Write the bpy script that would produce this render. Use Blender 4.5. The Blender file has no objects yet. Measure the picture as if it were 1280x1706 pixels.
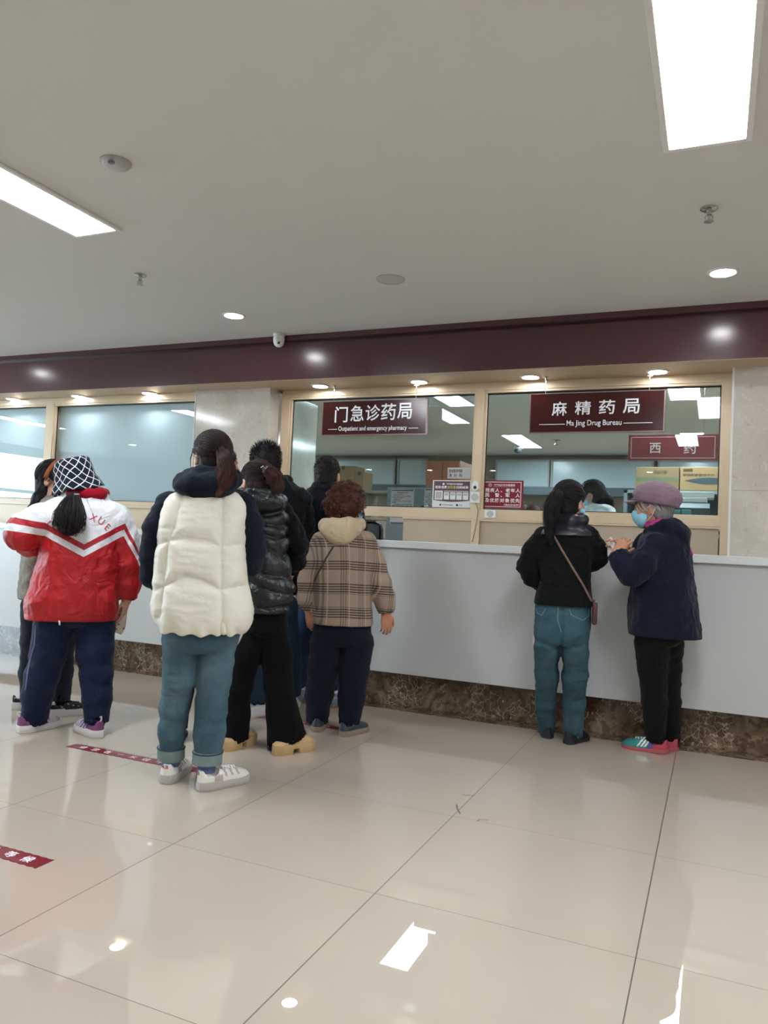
import bpy, bmesh, math, random
import numpy as np
from mathutils import Vector, Matrix
from mathutils.bvhtree import BVHTree

C = bpy.context.scene.collection
scene = bpy.context.scene
PI = math.pi

# ------------------------------------------------------------------ camera
CC = np.array([640., 853.])
YAW, PITCH, ROLL, FPX, CAMH = .4085, .0377, .04645, 1278., 1.1315


def cam_axes():
    cy, sy, cp, sp = math.cos(YAW), math.sin(YAW), math.cos(PITCH), math.sin(PITCH)
    fwd = np.array([-sy * cp, cy * cp, sp])
    right = np.array([cy, sy, 0.])
    up = np.cross(right, fwd)
    cr, sr = math.cos(ROLL), math.sin(ROLL)
    return right * cr + up * sr, -right * sr + up * cr, fwd


RIGHT, UP, FWD = cam_axes()
EYE = np.array([0, 0, CAMH])


def ray(px, py):
    return RIGHT * (px - CC[0]) - UP * (py - CC[1]) + FWD * FPX


def on_y(px, py, y):
    d = ray(px, py)
    return EYE + d * (y / d[1])


def on_z(px, py, z):
    d = ray(px, py)
    return EYE + d * ((z - CAMH) / d[2])


cd = bpy.data.cameras.new('camera')
cam = bpy.data.objects.new('camera', cd)
C.objects.link(cam)
cam.matrix_world = Matrix(((RIGHT[0], UP[0], -FWD[0], 0), (RIGHT[1], UP[1], -FWD[1], 0),
                           (RIGHT[2], UP[2], -FWD[2], CAMH), (0, 0, 0, 1)))
cd.sensor_fit = 'VERTICAL'
cd.sensor_height = 24
cd.lens = FPX / 1706 * 24
cd.clip_start = .02
scene.camera = cam

# ------------------------------------------------------------------ world, exposure
PANEL_E = 33.0     # ceiling panels of the hall
INNER_E = 36.0      # ceiling panels of the pharmacy
SPOT_E = 70.0      # round downlights
SKY_E = 15.0
w = bpy.data.worlds.new('sky')
scene.world = w
w.use_nodes = True
bg = w.node_tree.nodes['Background']
bg.inputs[0].default_value = (.74, .88, 1, 1)
bg.inputs[1].default_value = SKY_E
scene.view_settings.view_transform = 'Standard'
scene.view_settings.look = 'None'
scene.view_settings.gamma = 1
scene.view_settings.use_curve_mapping = False
scene.view_settings.exposure = 0.38
try:
    scene.cycles.use_denoising = True
    scene.cycles.max_bounces = 10
    scene.cycles.sample_clamp_indirect = 6
    scene.cycles.caustics_reflective = False
    scene.cycles.caustics_refractive = False
except Exception:
    pass


# ------------------------------------------------------------------ materials
def lin(c):
    c = [x / 255. for x in c]
    return tuple(x / 12.92 if x <= .04045 else ((x + .055) / 1.055) ** 2.4 for x in c) + (1.,)


class NT:
    """small helper for node trees"""
    def __init__(self, name):
        self.m = bpy.data.materials.new(name)
        self.m.use_nodes = True
        self.t = self.m.node_tree
        self.n = self.t.nodes
        self.b = self.n['Principled BSDF']
        self.out = self.n['Material Output']

    def new(self, typ, **kw):
        n = self.n.new(typ)
        for k, v in kw.items():
            setattr(n, k, v)
        return n

    def link(self, a, b):
        self.t.links.new(a, b)

    def coord(self, which='Object'):
        return self.new('ShaderNodeTexCoord').outputs[which]

    def attr(self, name):
        a = self.new('ShaderNodeAttribute', attribute_name=name)
        return a.outputs['Fac']

    def math(self, op, a, b=None, c=None):
        n = self.new('ShaderNodeMath', operation=op)
        for i, v in enumerate((a, b, c)):
            if v is None:
                continue
            if hasattr(v, 'is_output'):
                self.link(v, n.inputs[i])
            else:
                n.inputs[i].default_value = v
        return n.outputs[0]

    def noise(self, scale, detail=3, rough=.5, vec=None, dist=0):
        n = self.new('ShaderNodeTexNoise')
        n.inputs['Scale'].default_value = scale
        n.inputs['Detail'].default_value = detail
        n.inputs['Roughness'].default_value = rough
        n.inputs['Distortion'].default_value = dist
        self.link(vec if vec is not None else self.coord(), n.inputs['Vector'])
        return n.outputs['Fac']

    def ramp(self, fac, stops):
        r = self.new('ShaderNodeValToRGB')
        e = r.color_ramp.elements
        while len(e) < len(stops):
            e.new(.5)
        for i, (p, c) in enumerate(stops):
            e[i].position = p
            e[i].color = c
        self.link(fac, r.inputs[0])
        return r.outputs[0]

    def mix(self, fac, a, b):
        n = self.new('ShaderNodeMix', data_type='RGBA')
        for s, v in ((n.inputs[0], fac), (n.inputs[6], a), (n.inputs[7], b)):
            if hasattr(v, 'is_output'):
                self.link(v, s)
            else:
                s.default_value = v
        return n.outputs[2]

    def bump(self, h, strength=.3, dist=.002):
        n = self.new('ShaderNodeBump')
        n.inputs['Strength'].default_value = strength
        n.inputs['Distance'].default_value = dist
        self.link(h, n.inputs['Height'])
        self.link(n.outputs[0], self.b.inputs['Normal'])

    def base(self, v):
        s = self.b.inputs['Base Color']
        if hasattr(v, 'is_output'):
            self.link(v, s)
        else:
            s.default_value = v

    def set(self, **kw):
        for k, v in kw.items():
            self.b.inputs[k.replace('_', ' ')].default_value = v


def sc(c, f):
    return (min(1, c[0] * f), min(1, c[1] * f), min(1, c[2] * f), 1)


_mats = {}


def plain(name, rgb, rough=.5, metal=0., var=.06, nscale=6, coat=0.):
    if name in _mats:
        return _mats[name]
    t = NT(name)
    c = lin(rgb)
    t.base(t.mix(t.noise(nscale), sc(c, 1 - var), sc(c, 1 + var)))
    t.set(Roughness=rough, Metallic=metal)
    if coat:
        t.set(Coat_Weight=coat, Coat_Roughness=.03)
    _mats[name] = t.m
    return t.m


def cloth(name, rgb, rough=.85, weave=700, strength=.25, var=.12, sheen=.05, nscale=9, crease=.55):
    if name in _mats:
        return _mats[name]
    t = NT(name)
    c = lin(rgb)
    t.base(t.mix(t.noise(nscale, 4), sc(c, 1 - var), sc(c, 1 + var)))
    t.set(Roughness=rough, Sheen_Weight=sheen, Specular_IOR_Level=.15 if rough > .65 else .35)
    cr = t.math('ABSOLUTE', t.math('SUBTRACT', t.noise(13, 4, .55, None, .8), .5))
    t.bump(t.math('ADD', t.math('MULTIPLY', t.math('SMOOTH_MIN', cr, .16, .05), 6.0), t.math('MULTIPLY', t.noise(weave, 2), strength)), crease, .0045)
    _mats[name] = t.m
    return t.m


def emit(name, rgb, e):
    t = NT(name)
    c = lin(rgb)
    t.base((.8, .8, .8, 1))
    t.b.inputs['Emission Color'].default_value = c
    t.b.inputs['Emission Strength'].default_value = e
    return t.m


def make_floor_mat():
    t = NT('polished_tile')
    co = t.coord('Object')
    sep = t.new('ShaderNodeSeparateXYZ')
    t.link(co, sep.inputs[0])
    line = None
    cells = []
    for ax, off in ((0, -1.2209), (1, 1.6629)):
        u = t.math('DIVIDE', t.math('SUBTRACT', sep.outputs[ax], off), .8)
        cells.append(t.math('FLOOR', u))
        f = t.math('ABSOLUTE', t.math('SUBTRACT', t.math('FRACT', t.math('ADD', u, .5)), .5))
        g = t.math('LESS_THAN', f, (.0022 if ax == 0 else .0013))
        line = g if line is None else t.math('MAXIMUM', line, g)
    comb = t.new('ShaderNodeCombineXYZ')
    t.link(cells[0], comb.inputs[0])
    t.link(cells[1], comb.inputs[1])
    wn = t.new('ShaderNodeTexWhiteNoise')
    t.link(comb.outputs[0], wn.inputs['Vector'])
    a, b = lin((196, 182, 166)), lin((187, 173, 157))
    tile = t.mix(t.noise(1.1, 4, .55), a, b)
    tile = t.mix(t.math('MULTIPLY', wn.outputs['Value'], .35), tile, lin((182, 168, 152)))
    t.base(t.mix(line, tile, lin((78, 66, 56))))
    r = t.math('ADD', .012, t.math('MULTIPLY', line, .5))
    t.link(r, t.b.inputs['Roughness'])
    t.set(IOR=1.75)
    return t.m


def make_marble_brown():
    t = NT('brown_marble')
    co = t.coord()
    n1 = t.noise(6, 8, .66, co, .8)
    base = t.ramp(n1, [(.25, lin((66, 50, 38))), (.5, lin((118, 94, 72))), (.72, lin((164, 140, 112)))])
    v = t.new('ShaderNodeTexVoronoi', feature='DISTANCE_TO_EDGE')
    v.inputs['Scale'].default_value = 17
    mp = t.new('ShaderNodeMixRGB', blend_type='ADD')
    nz = t.new('ShaderNodeTexNoise')
    nz.inputs['Scale'].default_value = 7
    nz.inputs['Detail'].default_value = 4
    t.link(co, nz.inputs['Vector'])
    mp.inputs[0].default_value = .28
    t.link(co, mp.inputs[1])
    t.link(nz.outputs['Color'], mp.inputs[2])
    t.link(mp.outputs[0], v.inputs['Vector'])
    vein = t.math('LESS_THAN', v.outputs['Distance'], .03)
    brk = t.math('GREATER_THAN', t.noise(5, 3), .52)
    vein = t.math('MULTIPLY', vein, brk)
    dark = t.math('LESS_THAN', t.noise(24, 4), .46)
    base = t.mix(t.math('MULTIPLY', dark, .5), base, lin((50, 36, 28)))
    t.base(t.mix(t.math('MULTIPLY', vein, .75), base, lin((204, 186, 158))))
    t.set(Roughness=.1)
    return t.m


def make_marble_beige():
    t = NT('beige_marble')
    co = t.coord()
    n1 = t.noise(2.2, 6, .6, co, .8)
    base = t.ramp(n1, [(.3, lin((190, 182, 170))), (.55, lin((206, 198, 186))), (.75, lin((220, 213, 202)))])
    n2 = t.noise(3.5, 5, .6, co, 2.5)
    vein = t.math('LESS_THAN', t.math('ABSOLUTE', t.math('SUBTRACT', n2, .5)), .006)
    spots = t.math('GREATER_THAN', t.noise(22, 4), .66)
    base = t.mix(t.math('MULTIPLY', vein, .35), base, lin((238, 232, 222)))
    t.base(t.mix(t.math('MULTIPLY', spots, .3), base, lin((160, 150, 140))))
    t.set(Roughness=.1)
    return t.m


def make_glass(name, tint, boost=1.0):
    t = NT(name)
    t.n.remove(t.b)
    tr = t.new('ShaderNodeBsdfTransparent')
    tr.inputs[0].default_value = tint
    gl = t.new('ShaderNodeBsdfGlossy')
    gl.inputs['Roughness'].default_value = .0
    fr = t.new('ShaderNodeFresnel')
    ge = t.new('ShaderNodeNewGeometry')
    t.link(t.math('SUBTRACT', 1.5, t.math('MULTIPLY', ge.outputs['Backfacing'], 1.5 - 1 / 1.5)), fr.inputs[0])
    f = t.math('MULTIPLY', fr.outputs[0], boost)
    mx = t.new('ShaderNodeMixShader')
    t.link(f, mx.inputs[0])
    t.link(tr.outputs[0], mx.inputs[1])
    t.link(gl.outputs[0], mx.inputs[2])
    t.link(mx.outputs[0], t.out.inputs[0])
    return t.m


def make_band_jacket():
    t = NT('red_white_nylon')
    s = t.attr('band')          # metres above the lower edge of the white stripe
    up = t.math('GREATER_THAN', s, .068)
    red2 = t.math('MULTIPLY', t.math('GREATER_THAN', s, .036), t.math('LESS_THAN', s, .068))
    whi = t.math('MULTIPLY', t.math('GREATER_THAN', s, 0), t.math('LESS_THAN', s, .036))
    white = t.math('MAXIMUM', up, whi)
    n = t.noise(7, 3)
    red = t.mix(n, lin((166, 8, 20)), lin((186, 14, 26)))
    c = t.mix(white, red, lin((226, 226, 230)))
    c = t.mix(red2, c, lin((172, 14, 34)))
    t.base(c)
    t.set(Roughness=.5, Sheen_Weight=.05)
    cr = t.math('ABSOLUTE', t.math('SUBTRACT', t.noise(8, 4, .5, None, .9), .5))
    t.bump(t.math('SMOOTH_MIN', cr, .16, .05), .7, .035)
    return t.m


def make_plaid():
    t = NT('plaid_wool')
    u, v = t.attr('pu'), t.attr('pv')

    def band(x, per, lo, hi):
        f = t.math('FRACT', t.math('DIVIDE', x, per))
        return t.math('MULTIPLY', t.math('GREATER_THAN', f, lo), t.math('LESS_THAN', f, hi))
    fineh = band(v, .0145, 0, .5)
    finev = band(u, .0145, 0, .5)
    hb = t.math('MULTIPLY', band(v, .135, .05, .5), fineh)
    vb = t.math('MULTIPLY', band(u, .12, .1, .5), finev)
    cream = band(u, .12, .55, .6)
    base = t.mix(t.noise(400, 2), lin((142, 122, 108)), lin((176, 154, 136)))
    c = t.mix(t.math('MULTIPLY', vb, .45), base, lin((52, 42, 40)))
    c = t.mix(t.math('MULTIPLY', hb, .82), c, lin((44, 38, 40)))
    c = t.mix(t.math('MULTIPLY', cream, .45), c, lin((206, 188, 166)))
    t.base(c)
    t.set(Roughness=.95, Sheen_Weight=.1, Specular_IOR_Level=.15)
    t.bump(t.noise(600, 2), .35, .0015)
    return t.m


def make_hat():
    t = NT('checked_hat_cloth')
    u, v = t.attr('pu'), t.attr('pv')
    g = None
    for x in (t.math('ADD', u, v), t.math('SUBTRACT', u, v)):
        f = t.math('FRACT', t.math('DIVIDE', x, .054))
        l = t.math('LESS_THAN', f, .12)
        g = l if g is None else t.math('MAXIMUM', g, l)
    g = t.math('MULTIPLY', g, t.math('GREATER_THAN', t.noise(260, 2), .38))
    t.base(t.mix(g, lin((24, 30, 44)), lin((228, 230, 234))))
    t.set(Roughness=.95, Sheen_Weight=.05, Specular_IOR_Level=.15)
    t.bump(t.noise(350, 2), .5, .002)
    return t.m


def make_hair(name, rgb, tip=None):
    t = NT(name)
    c = lin(rgb)
    r = t.attr('rnd')
    col = t.mix(r, sc(c, .4), sc(c, 1.8))
    if tip:
        col = t.mix(t.attr('tip'), col, lin(tip))
    t.base(col)
    t.set(Roughness=.55, Specular_IOR_Level=.2)
    return t.m


def make_skin(name, rgb):
    t = NT(name)
    c = lin(rgb)
    t.base(t.mix(t.noise(30, 4), sc(c, .9), (min(1, c[0] * 1.1), c[1] * 1.04, c[2] * 1.02, 1)))
    t.set(Roughness=.5, Subsurface_Weight=.08)
    t.b.inputs['Subsurface Radius'].default_value = (.01, .004, .002)
    t.bump(t.noise(220, 3), .12, .001)
    return t.m


def make_denim(name, rgb, fade=None, knee=None):
    t = NT(name)
    c = lin(rgb)
    w1 = t.new('ShaderNodeTexWave', bands_direction='DIAGONAL')
    w1.inputs['Scale'].default_value = 260
    w1.inputs['Distortion'].default_value = 1.5
    t.link(t.coord(), w1.inputs['Vector'])
    mp = t.new('ShaderNodeMapping')
    mp.inputs['Scale'].default_value = (1, 1, .22)
    t.link(t.coord(), mp.inputs[0])
    streak = t.noise(26, 4, .6, mp.outputs[0])
    col = t.mix(streak, sc(c, .78), sc(c, 1.22))
    if fade:
        col = t.mix(t.ramp(t.noise(4.5, 3), [(.42, (0, 0, 0, 1)), (.68, (.75, .75, .75, 1))]), col, lin(fade))
    col = t.mix(t.math('MULTIPLY', w1.outputs['Fac'], .18), col, sc(c, 1.8))
    t.base(col)
    t.set(Roughness=.9, Specular_IOR_Level=.15)
    cr = t.math('ABSOLUTE', t.math('SUBTRACT', t.noise(11, 4, .55, None, .6), .5))
    t.bump(t.math('ADD', t.math('MULTIPLY', t.math('SMOOTH_MIN', cr, .16, .05), 6.0), t.math('MULTIPLY', t.noise(420, 2), .3)), .5, .005)
    return t.m


M = dict(
    ceiling=plain('ceiling_paint', (212, 212, 207), .9, var=.012, nscale=1.5),
    wall=plain('wall_paint', (214, 212, 206), .85, var=.02, nscale=2),
    floor=make_floor_mat(), brown=make_marble_brown(), beige_marble=make_marble_beige(),
    fascia=plain('maroon_laminate', (84, 53, 56), .2, var=.04, nscale=2),
    fascia_dark=plain('maroon_shadow_gap', (58, 28, 32), .4, var=.04),
    soffit=plain('bronze_soffit', (182, 156, 126), .32, var=.03),
    frame=plain('champagne_aluminium', (214, 192, 160), .34, var=.03, nscale=3),
    infill=plain('taupe_infill_panel', (184, 166, 144), .45, var=.03, nscale=3),
    gasket=plain('black_gasket', (28, 28, 28), .6),
    counter=plain('grey_composite_panel', (196, 197, 195), .3, var=.02, nscale=1.5),
    slab=plain('pale_quartz', (222, 224, 222), .25, var=.02, nscale=5),
    seam=plain('panel_seam', (120, 122, 122), .5),
    sign=plain('maroon_acrylic', (62, 17, 17), .16, var=.04, nscale=3),
    sign_in=plain('inner_sign_maroon', (122, 52, 56), .3, var=.04),
    sign_edge=plain('sign_edge', (150, 120, 116), .3, metal=.5),
    pink_line=plain('sign_border_pink', (200, 160, 156), .5),
    letter=plain('white_letters', (253, 253, 254), .4, var=.01),
    letter_grey=plain('pale_letters', (206, 196, 190), .5, var=.02),
    ink=plain('dark_ink', (52, 48, 54), .6), ink_grey=plain('grey_ink', (120, 120, 124), .6),
    ink_gold=plain('yellow_ink', (222, 200, 70), .6),
    paper=plain('white_paper', (226, 226, 224), .7, var=.02), paper_pink=plain('pinkish_paper', (218, 208, 212), .7, var=.02),
    poster=plain('poster_violet', (92, 66, 74), .4), red_card=plain('red_card', (128, 18, 34), .35),
    metal=plain('brushed_metal', (190, 190, 188), .25, metal=1, var=.04),
    white_plastic=plain('white_plastic', (228, 228, 224), .35, var=.02),
    grey_plastic=plain('grey_plastic', (178, 178, 176), .45, var=.04),
    dark_plastic=plain('dark_plastic', (34, 38, 46), .4),
    speaker=plain('speaker_grille', (186, 188, 182), .7, var=.05, nscale=300),
    black=plain('matt_black', (18, 18, 20), .6),
    pane=make_glass('window_glass', (.80, .89, .885, 1), 1.0),
    film_pane=make_glass('tinted_window_glass', (.97, .99, 1, 1), 1.3),
    outer_pane=make_glass('outer_window_glass', (.9, .95, .97, 1), 1.0),
    panel_light=emit('hall_light_diffuser', (240, 247, 255), PANEL_E),
    inner_light=emit('pharmacy_light_diffuser', (238, 247, 255), INNER_E),
    spot=emit('downlight_lens', (248, 250, 255), SPOT_E),
    tape=plain('maroon_floor_tape', (122, 22, 38), .3, var=.06),
    carton=plain('brown_carton', (178, 144, 104), .8, var=.05), carton_dark=plain('olive_carton', (150, 126, 92), .8, var=.05),
    carton_ink=plain('carton_ink', (92, 74, 52), .8), carton_green=plain('carton_green', (116, 122, 96), .8),
    wood=plain('red_brown_wood', (150, 92, 66), .5, var=.1, nscale=4),
    steel_blue=plain('blue_grey_steel', (136, 148, 156), .4, var=.03), steel_dark=plain('dark_teal_steel', (74, 88, 94), .45),
    olive=plain('taupe_wall_frame', (150, 144, 130), .6), board=plain('glossy_white_board', (200, 214, 220), .2, var=.03, nscale=2),
    teal_box=plain('teal_box', (96, 168, 162), .5),
)


def make_film():
    t = NT('frosted_film')
    c = t.mix(t.noise(1.6, 3), lin((206, 226, 230)), lin((218, 236, 240)))
    t.base(c)
    t.set(Roughness=.6)
    return t.m


M['film'] = make_film()

# ------------------------------------------------------------------ object helpers


def put(o, label=None, cat=None, group=None, kind=None):
    for k, v in (('label', label), ('category', cat), ('group', group), ('kind', kind)):
        if v:
            o[k] = v
    return o


def root_of(o):
    while o.parent:
        o = o.parent
    return o


def thing(name, loc, label, cat, group=None, rz=0, kind=None):
    o = bpy.data.objects.new(name, None)
    C.objects.link(o)
    o.empty_display_size = .1
    o.location = loc
    o.rotation_euler = (0, 0, rz)
    return put(o, label, cat, group, kind)


def mesh_obj(name, verts, faces, mat, parent=None, smooth=False, local=False, attrs=None, fmat=None):
    """verts in world coordinates (or local=True: in the frame of the top parent)"""
    V = np.asarray(verts, dtype=np.float64).reshape(-1, 3)
    loc = None
    if not local:
        if parent is not None:
            V = V - np.array(root_of(parent).location)
        else:
            lo, hi = V.min(0), V.max(0)
            loc = np.array([(lo[0] + hi[0]) / 2, (lo[1] + hi[1]) / 2, lo[2]])
            V = V - loc
    me = bpy.data.meshes.new(name)
    if isinstance(faces, np.ndarray) and faces.ndim == 2:
        n, k = faces.shape
        me.vertices.add(len(V))
        me.vertices.foreach_set('co', V.astype(np.float32).ravel())
        me.loops.add(n * k)
        me.loops.foreach_set('vertex_index', faces.astype(np.int32).ravel())
        me.polygons.add(n)
        me.polygons.foreach_set('loop_start', np.arange(0, n * k, k, dtype=np.int32))
        me.polygons.foreach_set('loop_total', np.full(n, k, dtype=np.int32))
        me.update(calc_edges=True)
    else:
        me.from_pydata([tuple(v) for v in V], [], [tuple(f) for f in faces])
        me.update()
    for m in (mat if isinstance(mat, (list, tuple)) else [mat]):
        me.materials.append(m)
    if fmat is not None:
        me.polygons.foreach_set('material_index', np.asarray(fmat, dtype=np.int32))
    if attrs:
        for k, a in attrs.items():
            at = me.attributes.new(k, 'FLOAT', 'POINT')
            at.data.foreach_set('value', np.asarray(a, dtype=np.float32))
    if smooth:
        me.polygons.foreach_set('use_smooth', np.ones(len(me.polygons), dtype=bool))
    o = bpy.data.objects.new(name, me)
    C.objects.link(o)
    if parent is not None:
        o.parent = parent
    elif loc is not None:
        o.location = loc
    return o


class MB:
    """collects simple shapes in world space, links them as one mesh"""
    def __init__(self):
        self.v, self.f = [], []

    def add(self, vs, fs):
        n = len(self.v)
        self.v += [tuple(p) for p in vs]
        self.f += [tuple(i + n for i in f) for f in fs]
        return self

    def box(self, x0, x1, y0, y1, z0, z1, bev=0.0):
        bm = bmesh.new()
        bmesh.ops.create_cube(bm, size=1)
        for v in bm.verts:
            v.co = ((x0 + x1) / 2 + v.co.x * (x1 - x0), (y0 + y1) / 2 + v.co.y * (y1 - y0), (z0 + z1) / 2 + v.co.z * (z1 - z0))
        if bev:
            bmesh.ops.bevel(bm, geom=list(bm.edges), offset=bev, segments=2, affect='EDGES', profile=.5)
        bm.verts.index_update()
        self.add([v.co[:] for v in bm.verts], [[v.index for v in f.verts] for f in bm.faces])
        bm.free()
        return self

    def lathe(self, c, prof, axis='z', n=28):
        """prof: list of (r, h) along axis from centre c"""
        vs, fs = [], []
        for r, h in prof:
            for k in range(n):
                a = 2 * PI * k / n
                x, y = r * math.cos(a), r * math.sin(a)
                vs.append({'z': (c[0] + x, c[1] + y, c[2] + h), 'y': (c[0] + x, c[1] + h, c[2] + y), 'x': (c[0] + h, c[1] + x, c[2] + y)}[axis])
        m = len(prof)
        for i in range(m - 1):
            for k in range(n):
                fs.append((i * n + k, i * n + (k + 1) % n, (i + 1) * n + (k + 1) % n, (i + 1) * n + k))
        fs.append(tuple(range(n))[::-1])
        fs.append(tuple((m - 1) * n + k for k in range(n)))
        return self.add(vs, fs)

    def tube(self, pts, r, n=8):
        v, f = tube_mesh(pts, r, n)
        return self.add(v, f)

    def prism(self, outline, axis, a, b):
        """outline: list of 2d points; axis 'y': (x,z) extruded from y=a to y=b; 'z': (x,y)"""
        n = len(outline)
        vs = []
        for h in (a, b):
            for p, q in outline:
                vs.append((p, h, q) if axis == 'y' else ((p, q, h) if axis == 'z' else (h, p, q)))
        fs = [tuple(range(n)), tuple(range(2 * n - 1, n - 1, -1))]
        fs += [(i, n + i, n + (i + 1) % n, (i + 1) % n) for i in range(n)]
        return self.add(vs, fs)

    def obj(self, name, mat, parent=None, smooth=False, local=False):
        o = mesh_obj(name, self.v, self.f, mat, parent, smooth, local)
        bm = bmesh.new()
        bm.from_mesh(o.data)
        bmesh.ops.recalc_face_normals(bm, faces=bm.faces)
        bm.to_mesh(o.data)
        bm.free()
        if smooth:
            md = o.data
            try:
                md.set_sharp_from_angle(angle=math.radians(40))
            except Exception:
                pass
        return o


def tube_mesh(pts, r, n=6, flat=None):
    P = np.array(pts, float)
    m = len(P)
    T = np.gradient(P, axis=0)
    T /= np.linalg.norm(T, axis=1)[:, None] + 1e-12
    up = np.array([0, 0, 1.]) if abs(T[0][2]) < .9 else np.array([1., 0, 0])
    R = np.broadcast_to(np.asarray(r, float), (m,))
    vs = []
    for i in range(m):
        a = np.cross(T[i], up)
        a /= np.linalg.norm(a) + 1e-12
        b = np.cross(a, T[i])
        up = b
        for k in range(n):
            t = 2 * PI * k / n
            vs.append(P[i] + R[i] * (a * math.cos(t) + b * math.sin(t) * (flat or 1)))
    fs = [(i * n + k, i * n + (k + 1) % n, (i + 1) * n + (k + 1) % n, (i + 1) * n + k) for i in range(m - 1) for k in range(n)]
    fs += [tuple(range(n))[::-1], tuple((m - 1) * n + k for k in range(n))]
    return [tuple(v) for v in vs], fs


def box(name, x0, x1, y0, y1, z0, z1, mat, parent=None, bev=0.0, **kw):
    o = MB().box(x0, x1, y0, y1, z0, z1, bev).obj(name, mat, parent)
    return put(o, **kw) if kw else o


def text_raw(body, bold=0.0, ext=.001):
    cu = bpy.data.curves.new('t', 'FONT')
    cu.body = body
    cu.size = 1
    cu.offset = bold
    cu.extrude = 0
    cu.resolution_u = 3
    ob = bpy.data.objects.new('t', cu)
    C.objects.link(ob)
    dg = bpy.context.evaluated_depsgraph_get()
    dg.update()
    me = bpy.data.meshes.new_from_object(ob.evaluated_get(dg))
    V = np.array([v.co[:] for v in me.vertices]).reshape(-1, 3)
    F = [tuple(p.vertices) for p in me.polygons]
    bpy.data.objects.remove(ob)
    bpy.data.curves.remove(cu)
    bpy.data.meshes.remove(me)
    return V, F


def text_front(name, items, y, mat, parent, thick=.0015):
    """items: (string, x0, x1, z0, z1, bold): lettering on a plane facing -Y, as one part"""
    mb = MB()
    for s, x0, x1, z0, z1, bold in items:
        V, F = text_raw(s, bold)
        if not len(V):
            continue
        lo, hi = V.min(0), V.max(0)
        X = x0 + (V[:, 0] - lo[0]) / max(1e-6, hi[0] - lo[0]) * (x1 - x0)
        Z = z0 + (V[:, 1] - lo[1]) / max(1e-6, hi[1] - lo[1]) * (z1 - z0)
        mb.add([(a, y, b) for a, b in zip(X, Z)], F)
    bm_o = mesh_obj(name, mb.v, mb.f, mat, parent)
    return bm_o

# ------------------------------------------------------------------ room shell
XL, XR, YB, YI = -12.0, 4.5, -6.0, 12.1     # left wall, right wall, wall behind the camera, far pharmacy wall
CEIL, SOF = 2.6, 2.277
S = 'structure'
box('floor', XL, XR, YB, YI, -.1, 0, M['floor'], kind=S)
box('ceiling', XL - .1, XR + .1, YB - .1, YI + .1, CEIL, CEIL + .1, M['ceiling'], kind=S)
box('wall_right', XR, XR + .1, YB, YI, 0, CEIL, M['wall'], kind=S)
box('wall_rear', XL, XR, YB - .1, YB, 0, CEIL, M['wall'], kind=S)
box('wall_back', XL, XR, YI, YI + .1, 0, CEIL, M['olive'], kind=S)
WY0, WY1 = -1.05, 3.2     # window opening of the left wall
MB().box(XL - .1, XL, WY1, YI, 0, CEIL).box(XL - .1, XL, YB, WY0, 0, CEIL).box(XL - .1, XL, WY0, WY1, 0, .2).box(XL - .1, XL, WY0, WY1, 2.48, CEIL).obj('wall_left', M['wall'])['kind'] = S
wl = thing('window_4', (XL, 1.0, .2), None, None, kind=S)
mb = MB()
for k in range(4):
    y = WY0 + .03 + k * 1.397
    mb.box(XL - .07, XL - .01, y - .03, y + .03, .2, 2.48)
for z in (.23, 1.75, 2.45):
    mb.box(XL - .07, XL - .01, WY0, WY1, z - .03, z + .03)
mb.obj('window_frame', M['frame'], wl)
box('glass', XL - .05, XL - .04, WY0, WY1, .2, 2.48, M['outer_pane'], wl)

# bulkhead over the windows
t = thing('trim_1', (-3.7, 5.0, SOF), None, None, kind=S)
MB().box(XL, XR, 4.80, 5.19, 2.562, CEIL).obj('cornice', M['fascia'], t)
MB().box(XL, XR, 4.845, 5.19, 2.545, 2.562).obj('shadow_gap', M['fascia_dark'], t)
MB().box(XL, XR, 4.835, 5.0, SOF + .004, 2.545).obj('fascia', M['fascia'], t)
MB().box(XL, XR, 4.838, 5.30, SOF, SOF + .004).obj('soffit', M['soffit'], t)
# wall above the window line inside the pharmacy
box('wall_front', XL, XR, 5.19, 5.3, SOF + .004, CEIL, M['wall'], kind=S)

# pillars
for nm, x0, x1, y0, y1, tr in (('pillar', -3.895, -3.2, 5.06, 5.84, -3.895), ('pillar', .082, XR, 5.05, 5.7, .082)):
    p = thing(nm, ((x0 + x1) / 2, (y0 + y1) / 2, 0), None, None, kind=S)
    box('marble_cladding', x0, x1, y0, y1, 0, SOF, M['beige_marble'], p)
    mb = MB().box(tr - .012, tr, y0 - .004, y0 + .05, 1.138, SOF)
    mb.obj('edge_strip', M['white_plastic'], p)
    box('joint', max(x0, -5) + .001, x1 - .001, y0 - .0006, y0 + .01, 1.532, 1.534, M['seam'], p)

# ------------------------------------------------------------------ windows of the pharmacy


def bars(parent, vert, horiz, y0, y1, z0, z1, mat=None, nm='window_frame'):
    m_ = MB()
    for a, b in vert:
        m_.box(a, b, y0, y1, z0, z1, .003)
    xs = [v[0] for v in vert] + [v[1] for v in vert]
    for a, b in horiz:
        m_.box(min(xs), max(xs), y0 + .001, y1, a, b, .003)
    return m_.obj(nm, mat or M['frame'], parent)


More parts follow.
